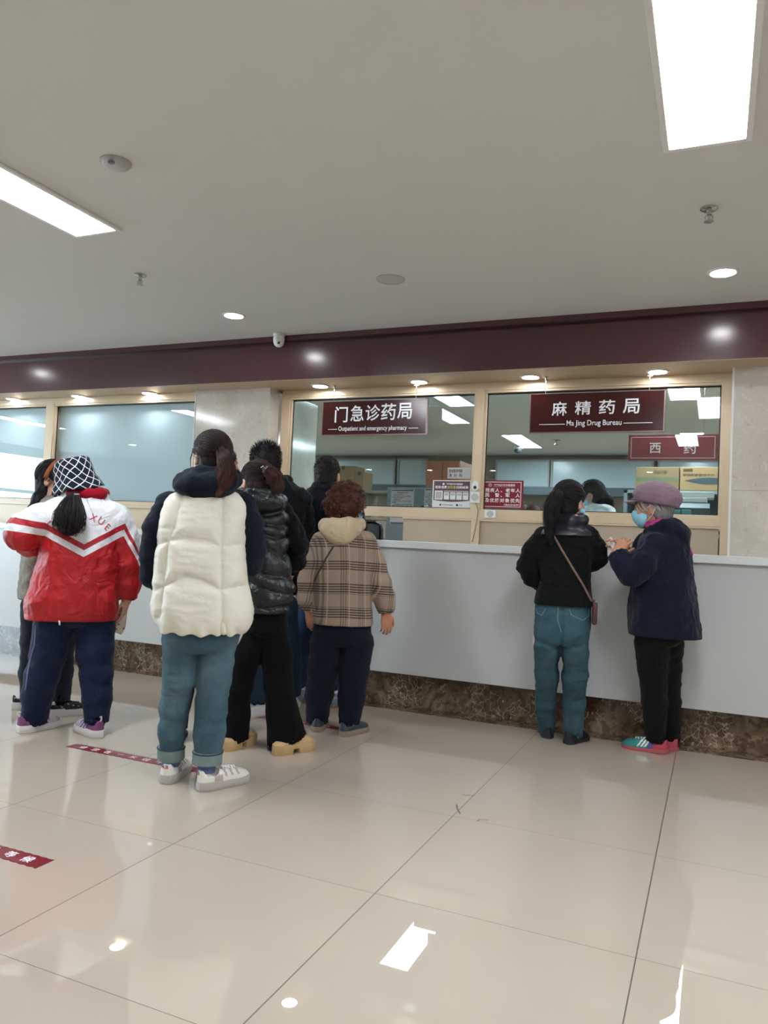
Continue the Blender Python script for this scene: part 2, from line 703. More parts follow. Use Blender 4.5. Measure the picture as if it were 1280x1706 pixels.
def pane(parent, x0, x1, z0, z1, y, mat):
    box('glass', x0 - .01, x1 + .01, y, y + .006, z0 - .01, z1 + .01, mat, parent)
    g = MB()
    for a, b, c, d in ((x0, x0 + .007, z0, z1), (x1 - .007, x1, z0, z1), (x0, x1, z0, z0 + .006), (x0, x1, z1 - .010, z1)):
        g.box(a, b, y - .006, y, c, d)
    g.obj('gasket', M['gasket'], parent)
    h = MB()
    for a, b, c, d in ((x0 - .016, x0, z0 - .016, z1 + .016), (x1, x1 + .016, z0 - .016, z1 + .016), (x0, x1, z0 - .016, z0), (x0, x1, z1, z1 + .016)):
        h.box(a, b, y - .03, y + .004, c, d, .002)
    h.obj('glazing_bead', M['frame'], parent)


wr = thing('window_1', (-1.54, 5.19, 1.138), None, None, kind=S)
bars(wr, [(-3.168, -3.096), (-1.575, -1.517), (.026, .078)], [(2.222, SOF), (1.314, 1.372)], 5.19, 5.27, 1.138, SOF)
pane(wr, -3.08, -1.591, 1.386, 2.206, 5.228, M['pane'])
pane(wr, -1.501, .012, 1.386, 2.206, 5.228, M['pane'])
xa = on_y(672, 885, 5.22)[0]
box('infill_panel', xa, -1.575, 5.215, 5.235, 1.138, 1.316, M['infill'], wr, .002)
box('infill_panel', -1.517, .019, 5.215, 5.235, 1.138, 1.316, M['infill'], wr, .002)
MB().box(xa, -1.575, 5.196, 5.215, 1.302, 1.316).box(-1.517, .026, 5.196, 5.215, 1.302, 1.316).obj('panel_track', M['frame'], wr)

wf = thing('window_2', (-7.9, 5.10, 1.138), None, None, kind=S)
bars(wf, [(-3.93, -3.908), (-5.572, -5.488), (-7.6, -7.52), (-9.6, -9.52), (-11.98, -11.9)], [(2.222, SOF), (1.31, 1.352)], 5.10, 5.18, 1.138, SOF)
for a, b in ((-5.472, -3.945), (-7.504, -5.588), (-9.504, -7.616), (-11.884, -9.616)):
    pane(wf, a, b, 1.366, 2.206, 5.138, M['film_pane'])
box('infill_panel', -11.9, -3.93, 5.12, 5.14, 1.138, 1.32, M['frame'], wf)
box('frosted_blind', -11.95, -3.9, 5.182, 5.188, 1.138, SOF, M['film'], wf)

# ------------------------------------------------------------------ counter
ct = thing('service_counter', (-3.7, 4.95, 0), 'long pale grey pharmacy counter front on a brown marble plinth', 'counter')
xs = [XL] + [-9.85 + 1.49 * k for k in range(8)] + [2.1, XR]
mb = MB()
for a, b in zip(xs[:-1], xs[1:]):
    box('front_panel', a + .001, b - .001, 4.83, 4.85, .246, 1.09, M['counter'], ct)
box('carcass', XL, XR, 4.85, 5.04, .24, 1.09, M['seam'], ct)
box('plinth', XL, XR, 5.0, 5.04, 0, .24, M['brown'], ct)
box('floor_border', XL, XR, 4.832, 5.0, -.001, .0004, M['brown'], ct)
box('countertop', XL, XR, 4.80, 5.042, 1.09, 1.138, M['slab'], bev=.004, label='pale quartz countertop running along under the pharmacy windows', cat='countertop')

iw = thing('inner_worktop', (-1.56, 5.3, 0), 'pale inner worktop on the pharmacy side of the right windows', 'worktop')
box('top', -3.19, .07, 5.044, 5.36, 1.09, 1.137, M['slab'], iw)
box('front_panel', -3.19, .07, 5.30, 5.33, 0, 1.09, M['counter'], iw)

# ------------------------------------------------------------------ ceiling lights
n_row = 0
names_x = {-9.1: 'far left', -5.97: 'left', -2.86: 'middle left', -.065: 'right', 2.9: 'far right'}


def light_panel(x, y0, y1, label, group=None, mat='panel_light', wd=.25):
    o = thing('ceiling_panel_light', (x, (y0 + y1) / 2, CEIL - .02), label, 'ceiling light', group)
    h = wd / 2
    f = MB()
    for a, b, c, d in ((x - h - .022, x - h, y0 - .022, y1 + .022), (x + h, x + h + .022, y0 - .022, y1 + .022),
                       (x - h, x + h, y0 - .022, y0), (x - h, x + h, y1, y1 + .022)):
        f.box(a, b, c, d, CEIL - .014, CEIL, .002)
    f.obj('frame', M['white_plastic'], o)
    box('diffuser', x - h, x + h, y0, y1, CEIL - .008, CEIL - .002, M[mat], o)


light_panel(-.065, 1.67, 2.875, 'long bright panel light at the top right of the ceiling')
light_panel(-2.86, 1.65, 2.85, 'long bright panel light running out of frame at the left of the ceiling')
for x in (-9.1, -5.97, 2.9):
    light_panel(x, 1.66, 2.86, 'hall panel light out of frame, seen only in reflections', 'hall panel lights out of frame')
for x in (-.36, 2.9):
    light_panel(x, -.55, .55, 'hall panel light out of frame, seen only in reflections', 'hall panel lights out of frame')


def downlight(x, y, z, label, group=None, r=.062, name='downlight'):
    o = thing(name, (x, y, z - .02), label, 'downlight', group)
    MB().lathe((x, y, z), [(r + .016, 0), (r + .016, -.005), (r + .008, -.009), (r, -.008), (r, 0)]).obj('trim_ring', M['white_plastic'], o, True)
    MB().lathe((x, y, z), [(r, -.002), (r, -.005), (r * .8, -.007), (.004, -.0075)]).obj('lens', M['spot'], o, True)


downlight(-3.01, 4.26, CEIL, 'round ceiling downlight above and left of the dome camera')
downlight(0, 4.26, CEIL, 'round ceiling downlight at the right, below the sprinkler')
downlight(-6.0, 4.26, CEIL, 'round ceiling downlight out of frame, mirrored in the bulkhead at left')
downlight(-9.0, 4.26, CEIL, 'round ceiling downlight out of frame beyond the left edge')
downlight(3.0, 4.26, CEIL, 'round ceiling downlight out of frame beyond the right edge')
for x, y in ((-1.12, -4.1), (-4.0, -4.0), (-5.3, -4.0), (-6.62, -3.95), (-9.33, -.15), (1.6, -4.1)):
    downlight(x, y, CEIL, 'round hall downlight behind the camera, seen only in reflections', 'hall downlights behind the camera')
sl = {-5.95: 'soffit downlight at the left edge over the far window', -5.16: 'soffit downlight just right of the left window mullion',
      -4.38: 'soffit downlight over the frosted window, nearest the marble pillar', -2.76: 'soffit downlight over the left end of the outpatient pharmacy sign',
      -1.965: 'soffit downlight over the right end of the outpatient pharmacy sign', -1.165: 'soffit downlight over the left end of the drug bureau sign',
      -.36: 'soffit downlight over the right end of the drug bureau sign', -6.75: 'soffit downlight out of frame to the left'}
for x, l in sl.items():
    downlight(x, 5.06, SOF, l, r=.055)

# smoke detector, sprinklers, speaker, dome camera
P = on_z(193, 270, CEIL)
o = thing('smoke_detector', (P[0], P[1], CEIL), 'round off-white smoke detector on the ceiling right of the left light', 'smoke detector')
MB().lathe((P[0], P[1], CEIL), [(.062, 0), (.062, -.006), (.054, -.008), (.054, -.012), (.05, -.018), (.03, -.024), (.004, -.025)]).obj('housing', M['grey_plastic'], o, True)
MB().box(P[0] + .01, P[0] + .03, P[1] - .052, P[1] - .036, CEIL - .03, CEIL - .02).obj('indicator', M['ink_grey'], o)
for px, py, l in ((1182, 347, 'metal sprinkler head hanging from the ceiling between panel light and downlight at right'),
                  (234, 458, 'small metal sprinkler head on the ceiling at left, below the smoke detector')):
    P = on_z(px, py, CEIL)
    x, y = P[0], P[1]
    o = thing('sprinkler_head', (x, y, CEIL), l, 'sprinkler')
    MB().lathe((x, y, CEIL), [(.036, 0), (.036, -.004), (.026, -.010), (.012, -.011)]).obj('escutcheon', M['metal'], o, True)
    MB().lathe((x, y, CEIL), [(.010, -.008), (.010, -.03), (.006, -.032), (.005, -.052)]).tube([(x - .009, y, CEIL - .028), (x - .017, y, CEIL - .042), (x - .004, y, CEIL - .056)], .0028).tube([(x + .009, y, CEIL - .028), (x + .017, y, CEIL - .042), (x + .004, y, CEIL - .056)], .0028).obj('frame_arms', M['metal'], o, True)
    MB().lathe((x, y, CEIL), [(.004, -.055), (.02, -.057), (.02, -.059), (.004, -.06)]).obj('deflector', M['metal'], o, True)
P = on_z(651, 465, CEIL)
o = thing('ceiling_speaker', (P[0], P[1], CEIL), 'round grey ceiling speaker in front of the bulkhead', 'speaker')
MB().lathe((P[0], P[1], CEIL), [(.082, 0), (.082, -.004), (.076, -.007), (.07, -.006), (.07, 0)]).obj('rim', M['grey_plastic'], o, True)
MB().lathe((P[0], P[1], CEIL), [(.071, -.001), (.07, -.005), (.03, -.008), (.003, -.0085)]).obj('grille', M['speaker'], o, True)
x, y = -2.955, 4.755
o = thing('dome_camera', (x, y, CEIL), 'white dome security camera on the ceiling at the maroon bulkhead', 'camera')
MB().lathe((x, y, CEIL), [(.044, 0), (.044, -.012), (.04, -.016)]).obj('base', M['white_plastic'], o, True)
MB().lathe((x, y, CEIL), [(.038, -.012), (.042, -.03), (.041, -.055), (.034, -.078), (.02, -.092), (.003, -.097)]).obj('housing', M['white_plastic'], o, True)
MB().lathe((x + .016, y - .034, CEIL - .07), [(.011, 0), (.011, .008), (.002, .008)], 'y').obj('lens', M['dark_plastic'], o, True)

# ------------------------------------------------------------------ hanging signs
SY = 5.08


def pz(px, py, y):
    p = on_y(px, py, y)
    return p[0], p[2]


def hang_sign(name, label, x0, x1, z0, z1, wires, items, rules):
    o = thing(name, ((x0 + x1) / 2, SY, z0), label, 'sign', 'hanging pharmacy signs')
    box('board', x0 + .006, x1 - .006, SY - .010, SY + .012, z0 + .006, z1 - .004, M['sign'], o)
    f = MB()
    f.box(x0, x1, SY - .013, SY + .015, z0, z0 + .007).box(x0, x0 + .006, SY - .012, SY + .015, z0, z1).box(x1 - .006, x1, SY - .012, SY + .015, z0, z1).box(x0, x1, SY - .012, SY + .015, z1 - .004, z1)
    f.obj('frame', M['sign_edge'], o)
    text_front('lettering', items, SY - .0115, M['letter'], o)
    for a, b, z in rules:
        box('rule_line', a, b, SY - .0115, SY - .0105, z - .002, z + .002, M['letter'], o)
    for wx in wires:
        mw = MB().tube([(wx, SY, z1 - .004), (wx, SY, SOF)], .0022, 6)
        mw.obj('hanging_rod', M['metal'], o, True)
        MB().lathe((wx, SY, SOF), [(.016, 0), (.016, -.004), (.006, -.006), (.006, -.02), (.002, -.021)]).box(wx - .018, wx + .018, SY - .003, SY + .003, SOF - .026, SOF - .019).obj('ceiling_hook', M['metal'], o, True)


def wchars(chars, pxs, y, bold=.012):
    """pxs: list of (px0, py_top, px1, py_bottom) per character"""
    out = []
    for c_, (a, t_, b, bt) in zip(chars, pxs):
        x0, z1 = pz(a, t_, y)
        x1, z0 = pz(b, bt, y)
        x0b, _ = pz(a, bt, y)
        out.append((c_, x0, x1, z0, z1, bold))
    return out


it = wchars('门急诊药局', [(560, 678, 580, 704), (586, 676, 607, 702), (611, 675, 634, 701), (637, 673, 660, 700), (664, 672, 687, 698)], SY)
x0, z1 = pz(565.5, 706.5, SY)
x1, z0 = pz(679, 716, SY)
it.append(('Outpatient and emergency pharmacy', x0, x1, z0 - .012, z0 + .032, .009))
zl = z0 + .010
hang_sign('outpatient_pharmacy_sign', 'maroon hanging sign for the outpatient and emergency pharmacy over the left window', -2.737, -1.897, 1.898, 2.156, [pz(557, 660, SY)[0], pz(694, 650, SY)[0]], it,
          [(pz(548, 713, SY)[0], x0 - .012, zl), (x1 + .012, pz(698, 710, SY)[0], zl)])
it = wchars('麻精药局', [(921, 670, 945, 693), (959, 669, 985, 691), (999, 667, 1025, 690), (1039, 665, 1066, 689)], SY)
x0, z1 = pz(945, 699, SY)
x1, z0 = pz(1036, 708, SY)
it.append(('Ma Jing Drug Bureau', x0, x1, z0 - .012, z0 + .034, .006))
zl = z0 + .010
hang_sign('drug_bureau_sign', 'maroon hanging sign for the Ma Jing drug bureau over the right window', -1.164, -.311, 1.896, 2.161, [pz(910, 640, SY)[0], pz(1083, 630, SY)[0]], it,
          [(pz(899, 706, SY)[0], x0 - .012, zl), (x1 + .012, pz(1088, 702, SY)[0], zl)])
# inner sign
IY = 6.8
o = thing('inner_pharmacy_sign', (-.35, IY, 1.915), 'dull maroon hanging sign inside the pharmacy, seen through the right pane', 'sign')
box('board', -.70, .005, IY, IY + .02, 1.915, 2.13, M['sign_in'], o)
mb = MB()
for a, b, c, d in ((-.68, -.018, 1.931, 1.937), (-.68, -.018, 2.108, 2.114), (-.68, -.674, 1.931, 2.114), (-.024, -.018, 1.931, 2.114)):
    mb.box(a, b, IY - .0012, IY, c, d)
mb.obj('border_line', M['pink_line'], o)
for w1_ in wchars('西药', [(1083, 738, 1101, 755), (1140, 737, 1160, 756)], IY, .004):
    text_front('character', [w1_], IY - .001, M['letter_grey'], o)
for wx in (-.62, -.11):
    MB().tube([(wx, IY + .01, 2.13), (wx, IY + .01, CEIL)], .0015, 5).obj('hanging_wire', M['metal'], o)

# ------------------------------------------------------------------ stickers and devices on the window
GY = 5.227


def card(name, label, cat, px, mat, y=GY, th=.0015):
    (a, t_), (b, u) = px
    x0, z1 = pz(a, t_, y)
    x1, z0 = pz(b, u, y)
    o_ = thing(name, ((x0 + x1) / 2, y, z0), label, cat)
    box('sheet', x0, x1, y - th, y, z0, z1, mat, o_)
    return o_, x0, x1, z0, z1


o, x0, x1, z0, z1 = card('priority_notice', 'small dark red notice card with white characters stuck on the window beside the mullion', 'notice', ((804, 800), (871, 848)), M['red_card'])
W_, H_ = x1 - x0, z1 - z0
mb = MB()
for a, b, c, d in ((.045, .955, .05, .075), (.045, .955, .925, .95), (.045, .065, .05, .95), (.935, .955, .05, .95)):
    mb.box(x0 + a * W_, x0 + b * W_, GY - .0022, GY - .0015, z0 + c * H_, z0 + d * H_)
mb.box(x0 + .28 * W_, x0 + .80 * W_, GY - .0022, GY - .0015, z0 + .775 * H_, z0 + .782 * H_)
mb.obj('border_line', M['paper_pink'], o)


def rel(s, a, b, c, d, bold=.012):
    return (s, x0 + a * W_, x0 + b * W_, z0 + c * H_, z0 + d * H_, bold)


text_front('lettering', [rel('齐齐哈尔市中医医院', .29, .80, .80, .87, .01)] +
           [rel(c_, a, a + .105, zc, zc + .145) for zc, row in ((.575, (('残', .085), ('疾', .205), ('人', .325), ('老', .58), ('年', .70), ('人', .82))), (.40, (('民', .085), ('警', .325), ('军', .575), ('人', .82))),
            (.215, (('及', .085), ('优', .205), ('抚', .325), ('对', .45), ('象', .575), ('优', .70), ('先', .82)))) for c_, a in row] +
           [rel('、', .455, .50, .58, .62), rel('、', .455, .50, .405, .445), rel('（请出示证件）', .55, .92, .10, .165, .008)], GY - .0024, M['letter'], o)
mb = MB()
cx, cz = x0 + .2 * W_, z0 + .83 * H_
mb.lathe((cx, GY - .0026, cz), [(.012, 0), (.012, .001)], 'y', 20)
mb.obj('emblem', M['paper_pink'], o)
MB().lathe((cx, GY - .0032, cz), [(.009, 0), (.009, .001)], 'y', 20).obj('emblem_ring', M['red_card'], o)
text_front('emblem_mark', [('中', cx - .005, cx + .005, cz - .006, cz + .006, .01)], GY - .0034, M['paper_pink'], o)

o, x0, x1, z0, z1 = card('payment_poster', 'dark and white payment poster stuck on the window left of the mullion', 'poster', ((722, 800), (784, 847)), M['paper'])
W_, H_ = x1 - x0, z1 - z0
ol = [(x0 + .03 * W_, z0 + .97 * H_), (x0 + .97 * W_, z0 + .97 * H_), (x0 + .97 * W_, z0 + .27 * H_)]
ol += [(x0 + (.97 - .94 * k / 10) * W_, z0 + (.27 - .05 * math.sin(PI * k / 10)) * H_) for k in range(1, 10)] + [(x0 + .03 * W_, z0 + .27 * H_)]
MB().prism(ol, 'y', GY - .0022, GY - .0016).obj('dark_panel', M['poster'], o)
text_front('lettering', [rel('齐齐哈尔市中医医院', .36, .78, .835, .90, .01), rel('医保/自费', .07, .37, .70, .80), rel('扫码结算', .62, .93, .70, .80)], GY - .0026, M['letter'], o)
text_front('yellow_lettering', [rel('支付宝', .385, .605, .70, .80)], GY - .0026, M['ink_gold'], o)
mb = MB()
mb.box(x0 + .06 * W_, x0 + .27 * W_, GY - .0027, GY - .0022, z0 + .29 * H_, z0 + .62 * H_)
for k in range(4):
    mb.box(x0 + (.30 + .165 * k) * W_, x0 + (.44 + .165 * k) * W_, GY - .0027, GY - .0022, z0 + .30 * H_, z0 + .57 * H_)
mb.box(x0 + .30 * W_, x0 + .935 * W_, GY - .0027, GY - .0022, z0 + .60 * H_, z0 + .62 * H_)
mb.obj('white_boxes', M['paper'], o)
mb = MB()
for k in range(4):
    mb.box(x0 + (.315 + .165 * k) * W_, x0 + (.425 + .165 * k) * W_, GY - .0031, GY - .0027, z0 + .45 * H_, z0 + .54 * H_)
mb.box(x0 + .085 * W_, x0 + .245 * W_, GY - .0031, GY - .0027, z0 + .33 * H_, z0 + .58 * H_)
mb.obj('grey_boxes', M['grey_plastic'], o)
for q_ in (rel('齐齐哈尔市中医医院', .27, .54, .075, .135, .005), rel('支付宝', .70, .79, .075, .135, .005)):
    text_front('small_print', [q_], GY - .0022, M['ink'], o)
MB().lathe((x0 + .22 * W_, GY - .0024, z0 + .105 * H_), [(.007, 0), (.007, .0006)], 'y', 16).obj('round_mark', M['ink'], o)
mb = MB().box(x0 + .63 * W_, x0 + .68 * W_, GY - .0024, GY - .0017, z0 + .07 * H_, z0 + .14 * H_)
mb.obj('square_mark', M['ink'], o)
MB().lathe((x0 + .28 * W_, GY - .003, z0 + .865 * H_), [(.008, 0), (.008, .0006)], 'y', 16).obj('emblem', M['paper'], o)

o, x0, x1, z0, z1 = card('scan_notice', 'small grey notice with dark characters on the window, just above the payment poster', 'notice', ((746.5, 779), (784, 797.5)), M['grey_plastic'])
W_, H_ = x1 - x0, z1 - z0
text_front('lettering', [rel('查询医药明细', .06, .64, .54, .85, .012)] + [rel(c_, a, a + .13, .13, .44) for c_, a in (('请', .06), ('扫', .28), ('码', .51))], GY - .0022, M['ink'], o)

# motion sensor, two small intercom speakers, cable
x0, z1 = pz(786.5, 801, 5.17)
x1, z0 = pz(797.5, 818, 5.17)
o = thing('motion_sensor', ((x0 + x1) / 2, 5.19, z0), 'small white sensor with a dark lens on the window mullion', 'sensor')
n = 14
ol = [((x0 + x1) / 2 + (x1 - x0) / 2 * math.cos(a) * (1 if math.sin(a) < 0 else .95), z0 + (z1 - z0) * (.35 + (.65 * math.sin(a) if math.sin(a) > 0 else .35 * math.sin(a)))) for a in [2 * PI * k / n for k in range(n)]]
MB().prism(ol, 'y', 5.165, 5.19).obj('housing', M['white_plastic'], o)
MB().lathe(((x0 + x1) / 2, 5.159, z0 + .35 * (z1 - z0)), [(.004, 0), (.010, .003), (.012, .007)], 'y', 18).obj('lens', M['dark_plastic'], o, True)


def intercom(px, lab):
    (a, t_), (b, u) = px
    x0, z1 = pz(a, t_, 5.17)
    x1, z0 = pz(b, u, 5.17)
    o = thing('intercom_speaker', ((x0 + x1) / 2, 5.19, z0), lab, 'intercom')
    box('housing', x0, x1, 5.165, 5.1895, z0, z1, M['white_plastic'], o, .003)
    cx, cz = (x0 + x1) / 2, (z0 + z1) / 2
    MB().lathe((cx, 5.162, cz), [(.003, 0), (min(x1 - x0, z1 - z0) * .42, .001), (min(x1 - x0, z1 - z0) * .44, .004)], 'y', 24).obj('grille', M['speaker'], o, True)


intercom(((785, 819), (798.5, 838)), 'small square intercom speaker on the mullion under the white sensor')
intercom(((808, 849.5), (826, 863)), 'small square intercom speaker on the window rail under the red notice')
pts = [on_y(x, y, 5.183) for x, y in ((793, 838), (796, 846), (797, 851), (795, 865), (791, 885), (787, 903))]
put(mesh_obj('cable', *tube_mesh(pts, .003, 6), M['seam'], smooth=True), 'thin grey cable hanging from the intercom down to the counter', 'cable')

# ------------------------------------------------------------------ pharmacy interior
for x in (-9.2, -7.0, -2.48, -.29, 1.9):
    for y0, y1 in ((6.4, 7.68), (9.8, 11.08)):
        lab, gr = 'pharmacy panel light hidden from the hall', 'pharmacy panel lights out of sight'
        if x == -2.48:
            lab, gr = ('pharmacy panel light seen at the top right of the left pane' if y0 < 7 else 'pharmacy panel light seen at the top left of the right pane'), None
        if x == -.29:
            lab, gr = ('pharmacy panel light right of the drug bureau sign' if y0 < 7 else 'pharmacy panel light just above the inner maroon sign'), None
        light_panel(x, y0, y1, lab, gr, 'inner_light', .26)

BY = 12.0
wb = thing('window_3', (-3.5, BY, 2.1), None, None, kind=S)
for a, t_, b, u in ((480, 768, 655, 806), (666, 767, 709, 807), (830, 769, 912, 810), (922, 769, 1085, 817), (1100, 770, 1240, 818)):
    x0, z1 = pz(a, t_, BY)
    x1, z0 = pz(b, u, BY)
    box('board', x0, x1, BY, BY + .06, z0, z1, M['board'], wb)
    g = MB()
    for p, q, r_, s_ in ((x0 - .03, x0, z0 - .03, z1 + .03), (x1, x1 + .03, z0 - .03, z1 + .03), (x0, x1, z1, z1 + .03), (x0, x1, z0 - .03, z0)):
        g.box(p, q, BY - .02, BY + .06, r_, s_)
    g.obj('board_frame', M['grey_plastic'], wb)
zb = pz(640, 808, BY)[1]
box('wall_shelf', XL + .5, XR - .5, BY - .35, BY + .09, zb - .14, zb - .02, M['steel_dark'], label='long dark teal shelf along the far pharmacy wall', cat='shelf')

# blue-grey steel cabinets facing the opening, with notices
x0, z1 = pz(645, 811, 6.5)
x1 = pz(795, 811, 6.5)[0]
o = thing('steel_cabinet', ((x0 + x1) / 2, 6.75, 0), 'blue-grey steel cabinet with paper notices behind the left window', 'cabinet')
box('body', x0, x1, 6.52, 6.95, 0, z1, M['steel_blue'], o)
k = (x1 - x0) / 2
for i in range(2):
    box('door', x0 + .004 + i * k, x0 + (i + 1) * k - .004, 6.5, 6.52, .06, z1 - .012, M['steel_blue'], o, .002)
    box('handle', x0 + k + (-.05 if i == 0 else .035), x0 + k + (-.035 if i == 0 else .05), 6.485, 6.5, .9, 1.02, M['metal'], o)
for (a, t_), (b, u), l, rows in (((652.5, 815), (688, 873), 'paper notice with a red band on the steel cabinet, crossing behind the window rail', 7), ((708, 814), (742, 872), 'paper notice on the steel cabinet, mostly behind the payment poster', 7)):
    xx0, zz1 = pz(a, t_, 6.498)
    xx1, zz0 = pz(b, u, 6.498)
    q = thing('paper_notice', ((xx0 + xx1) / 2, 6.498, zz0), l, 'notice')
    box('sheet', xx0, xx1, 6.4965, 6.499, zz0, zz1, M['paper_pink'], q)
    hh = zz1 - zz0
    for f0, f1 in ((.0, .03), (.955, .985)):
        box('red_band', xx0 + .006, xx1 - .006, 6.4955, 6.4965, zz0 + f0 * hh, zz0 + f1 * hh, M['poster'], q)
    rnd = random.Random(3)
    mb = MB().box(xx0 + .06, xx1 - .06, 6.4955, 6.4965, zz0 + .89 * hh, zz0 + .915 * hh)
    for r_ in range(15):
        zz = zz0 + (.84 - .048 * r_) * hh
        xq = xx0 + .012 + (.02 if r_ % 3 == 0 else 0)
        while xq < xx1 - .03:
            wq = rnd.uniform(.01, .05)
            mb.box(xq, min(xq + wq, xx1 - .012), 6.4958, 6.4965, zz, zz + .006)
            xq += wq + .005
            if rnd.random() < .12:
                break
    mb.obj('print', M['ink_grey'], q)

# red-brown cabinet further back
x0, z1 = pz(711, 767, 9.0)
x1 = pz(766, 767, 9.0)[0]
o = thing('wood_cabinet', ((x0 + x1) / 2, 9.3, 0), 'tall red-brown wooden cabinet at the back, above the payment poster', 'cabinet')
box('body', x0, x1, 9.02, 9.55, 0, z1, M['wood'], o)
k = (x1 - x0) / 2
for i in range(2):
    box('door', x0 + .004 + i * k, x0 + (i + 1) * k - .004, 9.0, 9.02, .06, z1 - .02, M['wood'], o, .002)

# open shelf with boxes behind the curly-haired woman
x0, z1 = pz(560, 816, 9.0)
x1 = pz(652, 816, 9.0)[0]
o = thing('medicine_shelf', ((x0 + x1) / 2, 9.2, 0), 'taupe open medicine shelf behind the curly-haired woman', 'shelf')
for xx in (x0, (x0 + x1) / 2, x1 - .03):
    box('upright', xx, xx + .03, 9.0, 9.4, 0, z1, M['olive'], o)
for zz in (.1, .55, 1.0, 1.4, z1 - .03):
    box('board', x0, x1, 9.0, 9.4, zz, zz + .03, M['olive'], o)
rnd = random.Random(8)
i = 0
for zz in (1.03, 1.43, .58):
    xx = x0 + .06
    while xx < x1 - .2:
        wq, hq = rnd.uniform(.09, .17), rnd.uniform(.12, .26)
        if not (abs(xx + wq / 2 - (x0 + x1) / 2) < wq / 2 + .03):
            lv = {1.03: 'middle', 1.43: 'upper', .58: 'lower'}[zz]
            box('medicine_box', xx, xx + wq, 9.06, 9.3, zz, zz + hq, [M['paper'], M['steel_dark'], M['teal_box'], M['carton']][i % 4], bev=.003,
                label='medicine box on the %s board of the taupe open shelf' % lv, cat='box', group='medicine boxes on the %s board' % lv)
        i += 1
        xx += wq + .02
for a, t_, b, u, l in ((553, 776, 592, 806, 'olive carton on top of the taupe open shelf, left and higher'), (592, 786, 606, 806, 'small olive carton on top of the taupe open shelf, right and lower')):
    xx0, zz1 = pz(a, t_, 9.0)
    xx1 = pz(b, t_, 9.0)[0]
    c = thing('carton', ((xx0 + xx1) / 2, 9.15, z1), l, 'carton')
    box('body', xx0, xx1, 9.0, 9.3, z1, zz1, M['carton_dark'], c, .004)
    box('tape', (xx0 + xx1) / 2 - .02, (xx0 + xx1) / 2 + .02, 8.999, 9.301, zz1 - .05, zz1 + .001, M['carton_ink'], c)

# dark office chair inside the opening
P = on_y(619, 890, 5.95)
x, y = P[0] - .10, 5.95
o = thing('office_chair', (x, y + .1, 0), 'dark office chair seen through the open hatch under the rail', 'chair')
MB().box(x - .2, x + .2, y - .04, y + .03, .86, 1.29, .06).obj('backrest', M['dark_plastic'], o, True)
MB().box(x - .23, x + .23, y + .05, y + .5, .44, .52, .03).obj('seat', M['dark_plastic'], o, True)
MB().box(x - .03, x + .03, y - .02, y + .06, .46, .9, .01).obj('back_support', M['black'], o)
MB().lathe((x, y + .27, 0), [(.03, .06), (.03, .44)]).obj('gas_lift', M['metal'], o, True)
for k in range(5):
    a = 2 * PI * k / 5
    MB().tube([(x, y + .27, .08), (x + .28 * math.cos(a), y + .27 + .28 * math.sin(a), .055)], .018).lathe((x + .28 * math.cos(a), y + .27 + .28 * math.sin(a) - .012, .028), [(.004, 0), (.028, 0), (.028, .024), (.004, .024)], 'y', 14).obj('leg', M['black'], o)

# right-hand shelving with cartons
CY = 7.5
x0 = pz(1040, 815, CY)[0]
z1 = pz(1130, 817, CY)[1]
x1 = .6
o = thing('storage_shelf', ((x0 + x1) / 2, CY + .25, 0), 'grey storage shelf behind the right window, with cartons on top', 'shelf')
for xx in (x0, x1 - .03):
    box('upright', xx, xx + .03, CY, CY + .5, 0, z1, M['steel_blue'], o)
for zz in (.1, .6, 1.05, 1.36, z1 - .03):
    box('board', x0, x1, CY, CY + .5, zz, zz + .03, M['steel_blue'], o)
box('back_panel', x0, x1, CY + .47, CY + .5, 0, z1, M['steel_dark'], o)


def carton(px, l, mat, y=CY, zb_=None):
    (a, t_), (b, u) = px
    xx0, zz1 = pz(a, t_, y)
    xx1, zz0 = pz(b, u, y)
    zz0 = zb_ if zb_ is not None else zz0
    c = thing('carton', ((xx0 + xx1) / 2, y + .2, zz0), l, 'carton')
    box('body', xx0, xx1, y, y + .4, zz0, zz1, mat, c, .004)
    return c, xx0, xx1, zz0, zz1


c, x0, x1, z0, zt = carton(((1060, 778), (1131, 816)), 'brown carton with a green band on the storage shelf, left one', M['carton_dark'], zb_=z1)
W_, H_ = x1 - x0, zt - z0
box('green_band', x0, x1, CY - .001, CY, z0 + .38 * H_, z0 + .55 * H_, M['carton_green'], c)
text_front('print', [rel('药品包装', .42, .72, .70, .86, .01), rel('有限公司', .42, .56, .24, .31, 0)], CY - .0015, M['carton_ink'], c)
c, x0, x1, z0, zt = carton(((1134, 778), (1206, 816)), 'light brown carton with printed tablet name on the storage shelf, right one', M['carton'], zb_=z1)
W_, H_ = x1 - x0, zt - z0
text_front('print', [rel('苯磺酸氨氯地平片', .06, .78, .60, .72, .008)], CY - .0015, M['carton_ink'], c)
MB().prism([(x0 + (.1 + 1.1 * k / 12) * W_ if .1 + 1.1 * k / 12 < 1 else x1, z0 + (.42 + .14 * math.sin(PI * k / 12)) * H_) for k in range(13)] + [(x0 + (.1 + 1.1 * k / 12) * W_ if .1 + 1.1 * k / 12 < 1 else x1, z0 + (.42 - .16 * math.sin(PI * k / 12)) * H_) for k in range(12, -1, -1)][1:-1], 'y', CY - .0012, CY).obj('leaf_mark', M['steel_dark'], c)
box('stamp', x0 + .07 * W_, x0 + .29 * W_, CY - .001, CY, z0 + .80 * H_, z0 + .92 * H_, M['carton_ink'], c)
